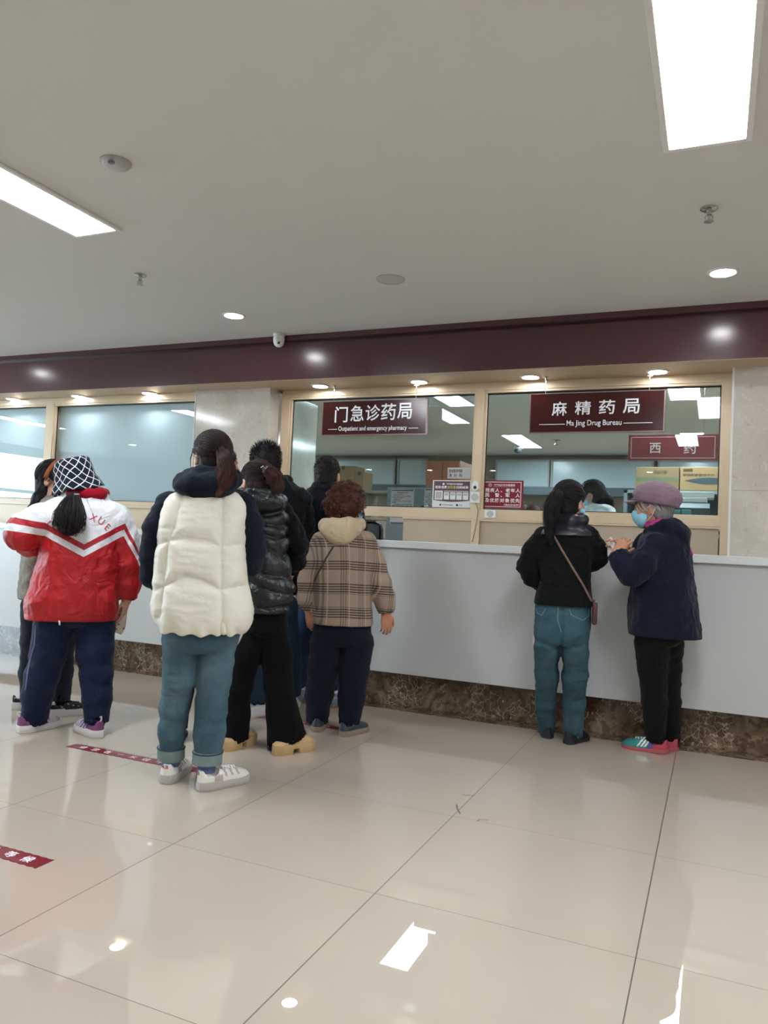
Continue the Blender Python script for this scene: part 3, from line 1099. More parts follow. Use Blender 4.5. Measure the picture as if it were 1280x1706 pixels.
# white trays, machine and teal boxes in front of the storage shelf
DY = 6.6
dt = thing('inner_desk', (-.3, DY + .2, 0), 'taupe work desk inside the pharmacy under the right window', 'desk')
box('desktop', -.63, .55, DY - .25, DY + .5, 1.27, 1.30, M['olive'], dt)
for xx in (-.61, .5):
    box('leg', xx, xx + .04, DY - .2, DY + .45, 0, 1.27, M['olive'], dt)


def item(name, px, y, d, mat, lab, cat, zb_=None, bev=.006):
    (a, t_), (b, u) = px
    xx0, zz1 = pz(a, t_, y)
    xx1, zz0 = pz(b, u, y)
    if zb_ is not None:
        zz0 = zb_
    return box(name, xx0, xx1, y, y + d, zz0, zz1, mat, bev=bev, label=lab, cat=cat)


mc = thing('label_printer', (-.3, DY, 1.30), 'large grey machine on the inner desk behind the elderly woman in the cap', 'printer')
x0, zt = pz(1062, 836, DY)
x1 = pz(1183, 836, DY)[0]
MB().prism([(DY, 1.30), (DY + .4, 1.30), (DY + .4, zt), (DY + .05, zt), (DY, zt - .04)], 'x', x0, x1).obj('body', M['steel_dark'], mc)
box('lid', x0 + .02, x1 - .03, DY + .06, DY + .38, zt, zt + .012, M['steel_blue'], mc)
box('sticker', x1 - .09, x1 - .04, DY - .002, DY, 1.34, 1.40, M['paper'], mc)
box('document_tray', x0 + .1, x1 - .02, DY + .1, DY + .34, zt + .012, zt + .05, M['paper'], bev=.004, label='flat white document tray lying on the grey machine, lower of two', cat='tray')
box('document_tray', x0 + .26, x1 + .03, DY + .12, DY + .36, zt + .05, zt + .10, M['white_plastic'], bev=.004, label='flat white document tray with a dark dot, upper of two', cat='tray')
for px, l in (((1121, 849), (1134, 858)), 'left of the two teal boxes in front of the grey machine'), (((1136, 849), (1151, 858)), 'right of the two teal boxes in front of the grey machine'):
    item('teal_medicine_box', px, DY - .15, .1, M['teal_box'], l, 'box', 1.30, .003)
P = on_z(863, 757, CEIL)
x, y = on_y(863, 757, 11.0)[0], 11.0
zc = on_y(863, 763, 11.0)[2]
o = thing('inner_camera', (x, y, CEIL), 'small dark dome camera on the pharmacy ceiling at the back', 'camera')
MB().lathe((x, y, CEIL), [(.07, 0), (.07, -.03), (.05, -.04)]).obj('base', M['white_plastic'], o, True)
MB().lathe((x, y, CEIL), [(.05, -.03), (.055, -.06), (.04, -.09), (.003, -.10)]).obj('dome', M['dark_plastic'], o, True)
P = on_z(927, 733, CEIL)
o = thing('inner_sprinkler', (P[0], P[1], CEIL), 'sprinkler head on the pharmacy ceiling below the drug bureau sign', 'sprinkler')
MB().lathe((P[0], P[1], CEIL), [(.06, 0), (.06, -.006), (.02, -.012)]).obj('escutcheon', M['metal'], o, True)
MB().lathe((P[0], P[1], CEIL), [(.012, -.01), (.012, -.06), (.03, -.062), (.03, -.066), (.004, -.067)]).obj('head', M['metal'], o, True)

# ------------------------------------------------------------------ floor tapes


def floor_tape(x0, x1, y0, y1, label):
    o = thing('floor_tape', ((x0 + x1) / 2, (y0 + y1) / 2, 0), label, 'floor tape', 'maroon queue tapes on the floor')
    n_ = 44
    top = [(x0 + (x1 - x0) * k / n_, y1 - (.005 if k % 2 else 0)) for k in range(n_ + 1)]
    bot = [(x0 + (x1 - x0) * k / n_, y0 + (.005 if k % 2 else 0)) for k in range(n_, -1, -1)]
    MB().prism(top[::-1] + bot[::-1], 'z', .0003, .0013).obj('strip', M['tape'], o)
    mb_ = MB()
    ww = (x1 - x0) * .09
    for k, c_ in enumerate('请您在一米线外等候'):
        V, F = text_raw(c_, .012)
        lo, hi = V.min(0), V.max(0)
        xx = x0 + (x1 - x0) * (.075 + .1 * k)
        hh = (y1 - y0) * .5
        s_ = hh / .88
        for_y = (V[:, 1]) * s_ + y0 + (y1 - y0) * .3
        mb_.add([(xx + v[0] * s_, yy, .0016) for v, yy in zip(V, for_y)], F)
    mesh_obj('lettering', mb_.v, mb_.f, M['letter'], o)


floor_tape(-3.03, -2.22, 3.03, 3.105, 'maroon floor tape between the student and the woman in the white vest')
floor_tape(-2.83, -2.025, 1.925, 2.005, 'maroon floor tape at the lower left edge, nearest the camera')
floor_tape(-2.86, -2.03, 4.13, 4.2, 'maroon floor tape under the feet of the woman in the plaid jacket')

# faint scuff marks on the tiles
SCUFF = plain('scuff_grey', (96, 88, 80), .6)
fl = bpy.data.objects['floor']
for q in (((771, 1324), (776, 1325), (784, 1325), (792, 1326)), ((761, 1340), (762, 1347), (767, 1356)), ((795, 1368), (800, 1365), (806, 1366), (815, 1366))):
    v, f = tube_mesh([on_z(px_, py_, .0004) for px_, py_ in q], .0035, 6, .12)
    v = [(p_[0], p_[1], .0002 + max(0, p_[2] - .0004) * .1 + .0003) for p_ in v]
    mesh_obj('scuff_mark', v, f, SCUFF, fl)

# ------------------------------------------------------------------ body modelling: distance fields on a grid, turned into one surface
_rng = np.random.RandomState(5)
_perm = _rng.permutation(256)
_val = _rng.rand(256).astype(np.float32)


def vnoise(p):
    i = np.floor(p).astype(np.int64)
    f = (p - i).astype(np.float32)
    f = f * f * (3 - 2 * f)

    def h(a, b, c):
        return _val[_perm[(_perm[(_perm[a & 255] + b) & 255] + c) & 255]]
    x, y, z = i[:, 0], i[:, 1], i[:, 2]
    u, v, w_ = f[:, 0], f[:, 1], f[:, 2]
    r = 0
    for a, fa in ((0, 1 - u), (1, u)):
        for b, fb in ((0, 1 - v), (1, v)):
            for c, fc in ((0, 1 - w_), (1, w_)):
                r = r + h(x + a, y + b, z + c) * fa * fb * fc
    return r


def fbm(p, freq, seed=0, octv=2):
    p = np.asarray(p) * np.asarray(freq, float) + seed * 17.3
    r, a, s = 0, 1, 0
    for o_ in range(octv):
        r = r + a * vnoise(p)
        s += a
        a *= .5
        p = p * 2.03 + 5.1
    return r / s - .5


class Grid:
    def __init__(self, lo, hi, res):
        self.lo = np.array(lo, float)
        self.res = res
        n = np.ceil((np.array(hi, float) - self.lo) / res).astype(int) + 1
        self.ax = [self.lo[i] + res * np.arange(n[i]) for i in range(3)]
        self.D = np.full(n, 1.0, np.float32)

    def region(self, lo, hi):
        s = []
        for i in range(3):
            a = int(np.clip(np.floor((lo[i] - self.lo[i]) / self.res), 0, len(self.ax[i]) - 1))
            b = int(np.clip(np.ceil((hi[i] - self.lo[i]) / self.res) + 1, a + 1, len(self.ax[i])))
            s.append(slice(a, b))
        X = self.ax[0][s[0]][:, None, None].astype(np.float32)
        Y = self.ax[1][s[1]][None, :, None].astype(np.float32)
        Z = self.ax[2][s[2]][None, None, :].astype(np.float32)
        return tuple(s), X, Y, Z

    def union(self, sl, d, k=.02):
        a = self.D[sl]
        h = np.maximum(k - np.abs(a - d), 0) / k if k > 0 else 0
        self.D[sl] = np.minimum(a, d) - h * h * k * .25

    def subtract(self, sl, d, k=.005):
        a = self.D[sl]
        h = np.maximum(k - np.abs(a + d), 0) / k
        self.D[sl] = np.maximum(a, -d) + h * h * k * .25

    def ell(self, c, r, M_=None, k=.02, sub=False):
        R = max(r) + .03
        sl, X, Y, Z = self.region([q - R for q in c], [q + R for q in c])
        x, y, z = X - c[0], Y - c[1], Z - c[2]
        if M_ is not None:
            x, y, z = (M_[0][i] * x + M_[1][i] * y + M_[2][i] * z for i in range(3))
        q = np.sqrt((x / r[0]) ** 2 + (y / r[1]) ** 2 + (z / r[2]) ** 2)
        q2 = np.sqrt((x / r[0] ** 2) ** 2 + (y / r[1] ** 2) ** 2 + (z / r[2] ** 2) ** 2) + 1e-6
        d = (q * (q - 1) / q2).astype(np.float32)
        (self.subtract if sub else self.union)(sl, d, k)

    def chain(self, pts, k=.02, end=None, hollow=0, start=None):
        """pts: (x,y,z,r)...; end: True cuts the far end flat"""
        P = np.array(pts, float)
        R = P[:, 3].max() + .05
        sl, X, Y, Z = self.region(P[:, :3].min(0) - R, P[:, :3].max(0) + R)
        d = None
        for a, b in zip(P[:-1], P[1:]):
            ab = b[:3] - a[:3]
            L2 = (ab ** 2).sum() + 1e-12
            t = np.clip(((X - a[0]) * ab[0] + (Y - a[1]) * ab[1] + (Z - a[2]) * ab[2]) / L2, 0, 1)
            q = np.sqrt((X - a[0] - t * ab[0]) ** 2 + (Y - a[1] - t * ab[1]) ** 2 + (Z - a[2] - t * ab[2]) ** 2) - (a[3] + t * (b[3] - a[3]))
            if d is None:
                d = q
            else:
                kk = .025
                h = np.maximum(kk - np.abs(d - q), 0) / kk
                d = np.minimum(d, q) - h * h * kk * .25
        if end is not None:
            n = np.array(end, float) if not isinstance(end, bool) else P[-1, :3] - P[-2, :3]
            n = n / np.linalg.norm(n)
            e = P[-1, :3]
            s = (X - e[0]) * n[0] + (Y - e[1]) * n[1] + (Z - e[2]) * n[2]
            near = np.sqrt((X - e[0]) ** 2 + (Y - e[1]) ** 2 + (Z - e[2]) ** 2) < P[-1, 3] * 2.2
            d0 = d
            d = np.where(near, np.maximum(d, s), d)
            if hollow:
                d = np.where(near, np.maximum(d, -np.maximum(d0 + hollow, -.035 - s)), d)
        self.union(sl, d.astype(np.float32), k)

    def stack(self, rows, k=.02, n=2.4, hollow=0, bottom=True, tilt=0.0):
        """rows of (z, cx, rx, cy, ry)"""
        A = np.array(sorted(rows), float)
        R = .06
        lo = [(A[:, 1] - A[:, 2]).min() - R, (A[:, 3] - A[:, 4]).min() - R, A[0, 0] - R]
        hi = [(A[:, 1] + A[:, 2]).max() + R, (A[:, 3] + A[:, 4]).max() + R, A[-1, 0] + R]
        sl, X, Y, Z = self.region(lo, hi)
        z = Z[0, 0]
        zz = np.linspace(A[0, 0], A[-1, 0], 160)
        out = []
        for j in range(1, 5):
            v = np.interp(zz, A[:, 0], A[:, j])
            w_ = int(max(3, 160 * .05 / max(.06, A[-1, 0] - A[0, 0]))) | 1
            pad = np.pad(v, w_ // 2, mode='reflect', reflect_type='odd')
            v = np.convolve(pad, np.ones(w_) / w_, mode='valid')
            out.append(np.interp(z, zz, v)[None, None, :])
        cx, rx, cy, ry = out
        q = ((np.abs(X - cx) / rx) ** n + (np.abs(Y - cy) / ry) ** n) ** (1 / n)
        d = (q - 1) * np.minimum(rx, ry)
        top = Z - A[-1, 0]
        bot = A[0, 0] + tilt * (X - A[0, 1]) - Z
        d0 = d

        def smax(a, b, kk):
            h = np.maximum(kk - np.abs(a - b), 0) / kk
            return np.maximum(a, b) + h * h * kk * .25
        d = smax(d, top, .05)
        d = smax(d, bot, .006) if bottom else smax(d, bot, .05)
        if hollow:
            d = np.maximum(d, -np.maximum(d0 + hollow, -bot - .05 - bot * 0))
        self.union(sl, d.astype(np.float32), k)

    def plane_cut(self, p, n, lo=None, hi=None, k=.006):
        """keep the side the normal points away from"""
        n = np.array(n, float)
        n /= np.linalg.norm(n)
        sl, X, Y, Z = self.region(lo if lo is not None else self.lo, hi if hi is not None else [a[-1] for a in self.ax])
        s = (X - p[0]) * n[0] + (Y - p[1]) * n[1] + (Z - p[2]) * n[2]
        self.subtract(sl, -s.astype(np.float32), k)

    def surface(self):
        D = self.D.copy()
        D[0], D[-1], D[:, 0], D[:, -1], D[:, :, 0], D[:, :, -1] = 1, 1, 1, 1, 1, 1
        ins = D < 0
        nx, ny, nz = D.shape
        c = np.zeros((nx - 1, ny - 1, nz - 1), np.int8)
        for i in (0, 1):
            for j in (0, 1):
                for l in (0, 1):
                    c += ins[i:nx - 1 + i, j:ny - 1 + j, l:nz - 1 + l]
        act = (c > 0) & (c < 8)
        idx = np.full(act.shape, -1, np.int64)
        I = np.argwhere(act)
        idx[act] = np.arange(len(I))
        acc = np.zeros((len(I), 3))
        cnt = np.zeros(len(I))
        for axis in range(3):
            for u in (0, 1):
                for v in (0, 1):
                    o0 = [0, 0, 0]
                    ot = [q for q in range(3) if q != axis]
                    o0[ot[0]], o0[ot[1]] = u, v
                    o1 = list(o0)
                    o1[axis] = 1
                    a = D[I[:, 0] + o0[0], I[:, 1] + o0[1], I[:, 2] + o0[2]]
                    b = D[I[:, 0] + o1[0], I[:, 1] + o1[1], I[:, 2] + o1[2]]
                    m = (a < 0) != (b < 0)
                    t = np.where(m, a / np.where(m, a - b, 1), 0)
                    p = np.tile(np.array(o0, float), (len(I), 1))
                    p[:, axis] = t
                    acc += p * m[:, None]
                    cnt += m
        V = (I + acc / np.maximum(cnt, 1)[:, None]) * self.res + self.lo
        F = []
        for axis in range(3):
            s0 = [slice(1, n_ - 1) for n_ in D.shape]
            s0[axis] = slice(0, D.shape[axis] - 1)
            s1 = list(s0)
            s1[axis] = slice(1, D.shape[axis])
            a, b = ins[tuple(s0)], ins[tuple(s1)]
            m = a != b
            E = np.argwhere(m)
            if not len(E):
                continue
            fl = a[m]
            off = np.array([1, 1, 1])
            off[axis] = 0
            E = E + off
            o1, o2 = [q for q in range(3) if q != axis]
            if axis == 1:
                o1, o2 = o2, o1

            def g(du, dv):
                J = E.copy()
                J[:, o1] -= du
                J[:, o2] -= dv
                return idx[J[:, 0], J[:, 1], J[:, 2]]
            q = np.stack([g(1, 1), g(0, 1), g(0, 0), g(1, 0)], 1)
            q[~fl] = q[~fl][:, ::-1]
            F.append(q)
        F = np.concatenate(F)
        return V, F


def vnormals(V, F):
    a, b, c, d = (V[F[:, i]] for i in range(4))
    n = np.cross(c - a, d - b)
    N = np.zeros_like(V)
    for i in range(4):
        np.add.at(N, F[:, i], n)
    return N / (np.linalg.norm(N, axis=1)[:, None] + 1e-12)


def folds(V, F, specs):
    """specs: (amp, (fx,fy,fz), kind, seed[, weight fn])"""
    N = vnormals(V, F)
    d = 0
    for s in specs:
        amp, fr, kind, seed = s[:4]
        n = fbm(V, fr, seed, 2)
        if kind == 'ridge':
            n = .5 - np.abs(n) * 3.2
        w_ = s[4](V) if len(s) > 4 else 1
        d = d + amp * n * w_
    return V + N * d[:, None]


def smooth_verts(V, F, it=1, lam=.5):
    for _ in range(it):
        acc = np.zeros_like(V)
        cnt = np.zeros(len(V))
        for i in range(4):
            for j in ((i + 1) % 4, (i - 1) % 4):
                np.add.at(acc, F[:, i], V[F[:, j]])
                np.add.at(cnt, F[:, i], 1)
        V = V + lam * (acc / np.maximum(cnt, 1)[:, None] - V)
    return V


def rot_frame(fwd_deg, pitch=0, roll=0):
    """head frame: columns right, forward, up. fwd_deg: 0 = away from the camera, + turns left (image)"""
    a = math.radians(fwd_deg)
    m = Matrix.Rotation(a, 3, 'Z') @ Matrix.Rotation(math.radians(pitch), 3, 'X') @ Matrix.Rotation(math.radians(roll), 3, 'Y')
    return np.array(m)


class Person:
    def __init__(self, px, py, label, cat='person', base=None):
        b = on_z(px, py, 0) if base is None else np.array(base, float)
        self.b = b
        v = np.array([b[0], b[1], 0.])
        v /= np.linalg.norm(v)
        self.v = v
        self.x = np.array([v[1], -v[0], 0.])
        self.rz = math.atan2(self.x[1], self.x[0])
        self.o = thing('person', tuple(b), label, cat, rz=self.rz)
        self.sc = 1 / (FPX / float((b - EYE) @ FWD))     # metres per pixel at the base

    def L(self, px, py, dy=0):
        d = ray(px, py)
        t = (self.b @ self.v + dy) / (d @ self.v)
        Pw = EYE + d * t
        return np.array([(Pw - self.b) @ self.x, dy, Pw[2]])

    def G(self, px, py):
        Pw = on_z(px, py, 0)
        r = Pw - self.b
        return np.array([r @ self.x, r @ self.v, 0])

    def rows(self, rr):
        """(py, xl, xr, ry, dy) in pixels -> (z,cx,rx,cy,ry)"""
        out = []
        for py, xl, xr, ry, dy in rr:
            a, b = self.L(xl, py, dy), self.L(xr, py, dy)
            out.append(((a[2] + b[2]) / 2, (a[0] + b[0]) / 2, (b[0] - a[0]) / 2, dy, ry))
        return out

    def pts(self, pp):
        """(px, py, dy, rpx)"""
        return [tuple(self.L(a, b, c)) + (r * self.sc,) for a, b, c, r in pp]

    def part(self, name, g, mat, parent=None, fold=None, sm=0, attrs=None, fmat=None, post=None, label=None):
        V, F = g.surface() if isinstance(g, Grid) else g
        if sm:
            V = smooth_verts(V, F, sm)
        A = attrs(V) if attrs else None
        if post:
            V = post(V, F)
        if fold:
            V = folds(V, F, fold)
        fm = fmat(V[F].mean(1)) if fmat else None
        o = mesh_obj(name, V, F, mat, parent or self.o, True, True, A, fm)
        if label:
            o['label'] = label
        return o, V, F

    def mesh(self, name, v, f, mat, parent=None, smooth=True, attrs=None, label=None):
        o = mesh_obj(name, v, f, mat, parent or self.o, smooth, True, attrs)
        if label:
            o['label'] = label
        return o

    def bounds(self, lists, pad=.05):
        A = []
        for l in lists:
            for q in l:
                if len(q) == 5:
                    z, cx, rx, cy, ry = q
                    A += [(cx - rx, cy - ry, z), (cx + rx, cy + ry, z)]
                else:
                    x, y, z, r = q
                    A += [(x - r, y - r, z - r), (x + r, y + r, z + r)]
        A = np.array(A)
        return A.min(0) - pad, A.max(0) + pad


SKIN = make_skin('skin', (206, 160, 134))
SKIN_R = make_skin('ruddy_skin', (202, 140, 116))
HAIR_DK = make_hair('black_hair', (36, 31, 33))
HAIR_BR = make_hair('dark_brown_hair', (40, 30, 30), (82, 46, 36))
HAIR_RB = make_hair('red_brown_hair', (96, 56, 40))
HAIR_GR = make_hair('grey_hair', (160, 156, 154))
MASK = plain('blue_mask', (146, 206, 230), .8, var=.05, nscale=60)
LOOP = plain('mask_loop', (226, 230, 232), .7)
EYE_M = plain('eye_dark', (40, 28, 24), .2)


def head_prims(g, c, Mh, s=1.0, neck=None, ears=True):
    def at(x, y, z):
        return np.array(c) + s * (Mh @ np.array([x, y, z]))
    e = lambda x, y, z, r, k=.02, sub=False: g.ell(at(x, y, z), [q * s for q in r], Mh.T.T, k, sub)
    e(0, -.012, .03, (.074, .093, .086))
    e(0, .03, -.035, (.056, .062, .078), .03)
    e(0, .072, -.092, (.024, .018, .018), .03)
    for sx in (-1, 1):
        e(.036 * sx, .062, -.03, (.022, .024, .026), .025)
        e(.031 * sx, .1, .006, (.013, .014, .009), .012, True)
        if ears:
            e(.077 * sx, -.006, -.012, (.011, .019, .032), .008)
            e(.088 * sx, .0, -.008, (.005, .009, .018), .006, True)
    g.chain([tuple(at(0, .088, .012)) + (.008 * s,), tuple(at(0, .112, -.024)) + (.0125 * s,)], .015)
    for sx in (-1, 1):
        e(.012 * sx, .1, -.027, (.009, .011, .009), .008)
    g.chain([tuple(at(-.034, .082, .024)) + (.009 * s,), tuple(at(.034, .082, .024)) + (.009 * s,)], .02)
    g.chain([tuple(at(-.016, .09, -.058)) + (.006 * s,), tuple(at(.016, .09, -.058)) + (.006 * s,)], .012)
    g.chain([tuple(at(-.014, .088, -.069)) + (.007 * s,), tuple(at(.014, .088, -.069)) + (.007 * s,)], .008)
    n0 = tuple(at(0, -.02, -.05)) + (.053 * s,)
    n1 = tuple(neck) + (.058 * s,) if neck is not None else tuple(at(0, -.04, -.19)) + (.056 * s,)
    g.chain([n0, n1], .03)
    return at


def add_eyes(P, at, s=1.0):
    for sx in (-1, 1):
        mb_ = MB()
        p = at(.031 * sx, .079, .006)
        mb_.lathe(p, [(.001, -.011 * s), (.007 * s, -.009 * s), (.0112 * s, 0), (.007 * s, .009 * s), (.001, .011 * s)], 'z', 14)
        e = mb_.obj('eye', M['paper'], P.o, True, True)
        q = at(.031 * sx, .087, .006)
        MB().lathe(q, [(.001, -.005 * s), (.0045 * s, -.003 * s), (.005 * s, 0), (.0045 * s, .003 * s), (.001, .005 * s)], 'z', 12).obj('iris', EYE_M, e, True, True)


def hand(g, w_, d, n, thumb=1, s=1.0, curl=.35, spread=.12):
    """w_ wrist point, d finger direction, n back-of-hand normal"""
    d = np.array(d, float) / np.linalg.norm(d)
    n = np.array(n, float)
    n -= d * (n @ d)
    n /= np.linalg.norm(n)
    t = np.cross(d, n) * thumb          # side of the thumb
    w_ = np.array(w_, float)
    Mh = np.stack([t, d, n], 1)
    g.ell(w_ + d * .045 * s, (.040 * s, .052 * s, .0155 * s), Mh, .012)
    g.chain([tuple(w_ - d * .05 * s) + (.027 * s,), tuple(w_ + d * .012 * s) + (.025 * s,)], .02)
    for i, (off, L, r) in enumerate(((.029, .066, .0088), (.0095, .076, .009), (-.010, .070, .0086), (-.028, .054, .0076))):
        p = w_ + d * (.083 - .004 * abs(i - 1)) * s + t * off * s
        dd = d + t * spread * (off / .03)
        dd /= np.linalg.norm(dd)
        chain_ = [tuple(w_ + d * .05 * s + t * off * .8 * s) + (r * s * .95,), tuple(p) + (r * s,)]
        ang = curl * .6
        for f in (.46, .31, .23):
            q = dd * math.cos(ang) - n * math.sin(ang)
            p = p + q * L * f * s
            r *= .93
            chain_.append(tuple(p) + (r * s,))
            ang += curl
        gchain_tight(g, chain_)
    p0 = w_ + d * .02 * s + t * .026 * s - n * .004 * s
    d1 = d * .62 + t * .66 - n * .35
    d1 /= np.linalg.norm(d1)
    d2 = d * .9 + t * .22 - n * .38
    d2 /= np.linalg.norm(d2)
    p1 = p0 + d1 * .038 * s
    p2 = p1 + d2 * .03 * s
    p3 = p2 + d2 * .024 * s
    gchain_tight(g, [tuple(p0) + (.013 * s,), tuple(p1) + (.0108 * s,), tuple(p2) + (.0098 * s,), tuple(p3) + (.0082 * s,)])


def gchain_tight(g, pts):
    P = np.array(pts, float)
    R = P[:, 3].max() + .02
    sl, X, Y, Z = g.region(P[:, :3].min(0) - R, P[:, :3].max(0) + R)
    d = None
    for a, b in zip(P[:-1], P[1:]):
        ab = b[:3] - a[:3]
        L2 = (ab ** 2).sum() + 1e-12
        t = np.clip(((X - a[0]) * ab[0] + (Y - a[1]) * ab[1] + (Z - a[2]) * ab[2]) / L2, 0, 1)
        q = np.sqrt((X - a[0] - t * ab[0]) ** 2 + (Y - a[1] - t * ab[1]) ** 2 + (Z - a[2] - t * ab[2]) ** 2) - (a[3] + t * (b[3] - a[3]))
        d = q if d is None else np.minimum(d, q)
    g.union(sl, d.astype(np.float32), .003)


def shrink_rows(rows, f=.8):
    return [(z, cx, rx * f, cy, ry * f) for z, cx, rx, cy, ry in rows]


def shrink_pts(pts, f=.72):
    return [(x, y, z, r * f) for x, y, z, r in pts]


# ---- hair
def strands(paths, radii, name, mat, P, parent=None, tips=None, seed=0):
    vs, fs, rn, tp = [], [], [], []
    r_ = np.random.RandomState(seed)
    for i, (pts, rad) in enumerate(zip(paths, radii)):
        m = len(pts)
        R = rad * np.sqrt(np.clip(np.linspace(1.15, .12, m), 0, 1))
        v, f = tube_mesh(pts, R, 4)
        n0 = len(vs)
        vs += v
        fs += [tuple(q + n0 for q in ff) for ff in f]
        rn += [r_.rand()] * len(v)
        t = np.repeat(np.linspace(0, 1, m), 4) if tips is None else np.repeat(tips(np.array(pts)), 4)
        tp += list(t)
    return P.mesh(name, vs, fs, mat, parent, True, dict(rnd=rn, tip=tp))


def hair_cap(c, Mh, s=1.0, thick=.013, front=.05, nape=-.10, extra=(), ears_out=True, res=.006, back=0.0):
    """cap of hair over the skull; front: how far forward the hairline sits at the temple"""
    c = np.array(c)
    g = Grid(c - .22, c + .22, res)

    def at(x, y, z):
        return c + s * (Mh @ np.array([x, y, z]))
    g.ell(at(0, -.014 - back, .032), ((.074 + thick) * s, (.094 + thick) * s, (.088 + thick) * s), Mh, .02)
    g.ell(at(0, -.045 - back, -.045), ((.062 + thick * .7) * s, (.05 + thick) * s, (.07) * s), Mh, .03)
    # face side of the hairline: slanted plane
    g.plane_cut(at(0, front, 0), Mh @ np.array([0, 1, -.75]), k=.02)
    g.plane_cut(at(0, 0, nape), Mh @ np.array([0, 0.15, -1]), k=.02)
    if ears_out:
        for sx in (-1, 1):
            g.ell(at(.092 * sx, .012, -.02), (.03 * s, .036 * s, .042 * s), Mh, .012, True)
    for q in extra:
        g.chain(q, .03)
    return g, at


def scalp_strands(at, tie, n, seed, thick=.013, front=.05, nape=-.095, s=1., back=0.):
    """paths over the skull from the hairline to the tie (head-frame point)"""
    r_ = np.random.RandomState(seed)
    out = []
    rad = np.array([.079 + thick, .099 + thick, .093 + thick]) * 1.0
    ctr = np.array([0, -.014 - back, .032])
    td = (np.array(tie) - ctr) / rad
    td /= np.linalg.norm(td)
    while len(out) < n:
        u = r_.normal(size=3)
        u /= np.linalg.norm(u)
        p = ctr + u * rad
        if p[1] > front + .75 * p[2] + .0 or p[2] < nape - .03 or (abs(p[0]) > .06 and -.07 < p[2] < .02 and p[1] > -.02):
            continue
        w0 = math.acos(np.clip(u @ td, -1, 1))
        if w0 < .25:
            continue
        pts = []
        for t in np.linspace(0, .97, 9):
            q = (math.sin((1 - t) * w0) * u + math.sin(t * w0) * td) / math.sin(w0)
            pts.append(at(*(ctr + q * rad * (1.0 + .012 * math.sin(t * PI) + .008 * r_.rand()))))
        out.append(pts)
    return out


def tail_strands(path, n, seed, wav=.004):
    """path: (x,y,z,r); strands inside the tail volume"""
    P = np.array(path, float)
    t0 = np.linspace(0, 1, len(P))
    r_ = np.random.RandomState(seed)
    out = []
    tt = np.linspace(0, 1, 11)
    ctr = np.stack([np.interp(tt, t0, P[:, i]) for i in range(4)], 1)
    for i in range(3):
        ctr[:, i] = np.convolve(np.pad(ctr[:, i], 1, mode='reflect', reflect_type='odd'), [.25, .5, .25], 'valid')
    for _ in range(n):
        a, q = r_.rand() * 2 * PI, math.sqrt(r_.rand()) * 1.05
        ph = r_.rand() * 6
        end = .82 + .2 * r_.rand()
        m = max(4, int(11 * end))
        T = np.gradient(ctr[:, :3], axis=0)
        pts = []
        for i in range(min(m, 11)):
            d = T[i] / np.linalg.norm(T[i])
            u = np.cross(d, [0, 1, 0.2])
            u /= np.linalg.norm(u)
            v = np.cross(u, d)
            rr = ctr[i, 3] * q
            wv = wav * math.sin(i * .9 + ph)
            pts.append(ctr[i, :3] + u * (rr * math.cos(a) + wv) + v * (rr * math.sin(a)))
        out.append(pts)
    return out


def face_mask(P, at, Mh, s=1.0):
    c = at(0, .05, -.05)
    g = Grid(np.array(c) - .12, np.array(c) + .12, .005)
    g.ell(at(0, .045, -.05), (.066 * s, .066 * s, .07 * s), Mh, .01)
    g.ell(at(0, .09, -.03), (.03 * s, .03 * s, .035 * s), Mh, .03)
    g.plane_cut(at(0, .022, 0), -(Mh @ np.array([0, 1., 0])))
    g.plane_cut(at(0, .1, -.006), Mh @ np.array([0, -.25, 1.]))
    g.ell(at(0, .03, -.045), (.059 * s, .058 * s, .08 * s), Mh, .004, True)
    o, V, F = P.part('face_mask', g, MASK, fold=[(.0035, (4, 4, 90), 'n', 3)], label='pale blue face mask')
    for sx in (-1, 1):
        pts = [at(.062 * sx, .05, -.02), at(.076 * sx, .02, .0), at(.088 * sx, -.012, .016), at(.088 * sx, -.03, -.006), at(.082 * sx, -.01, -.045), at(.07 * sx, .02, -.07), at(.058 * sx, .048, -.08)]
        v, f = tube_mesh(pts, .0016, 5)
        P.mesh('ear_loop', v, f, LOOP, o)
    return o


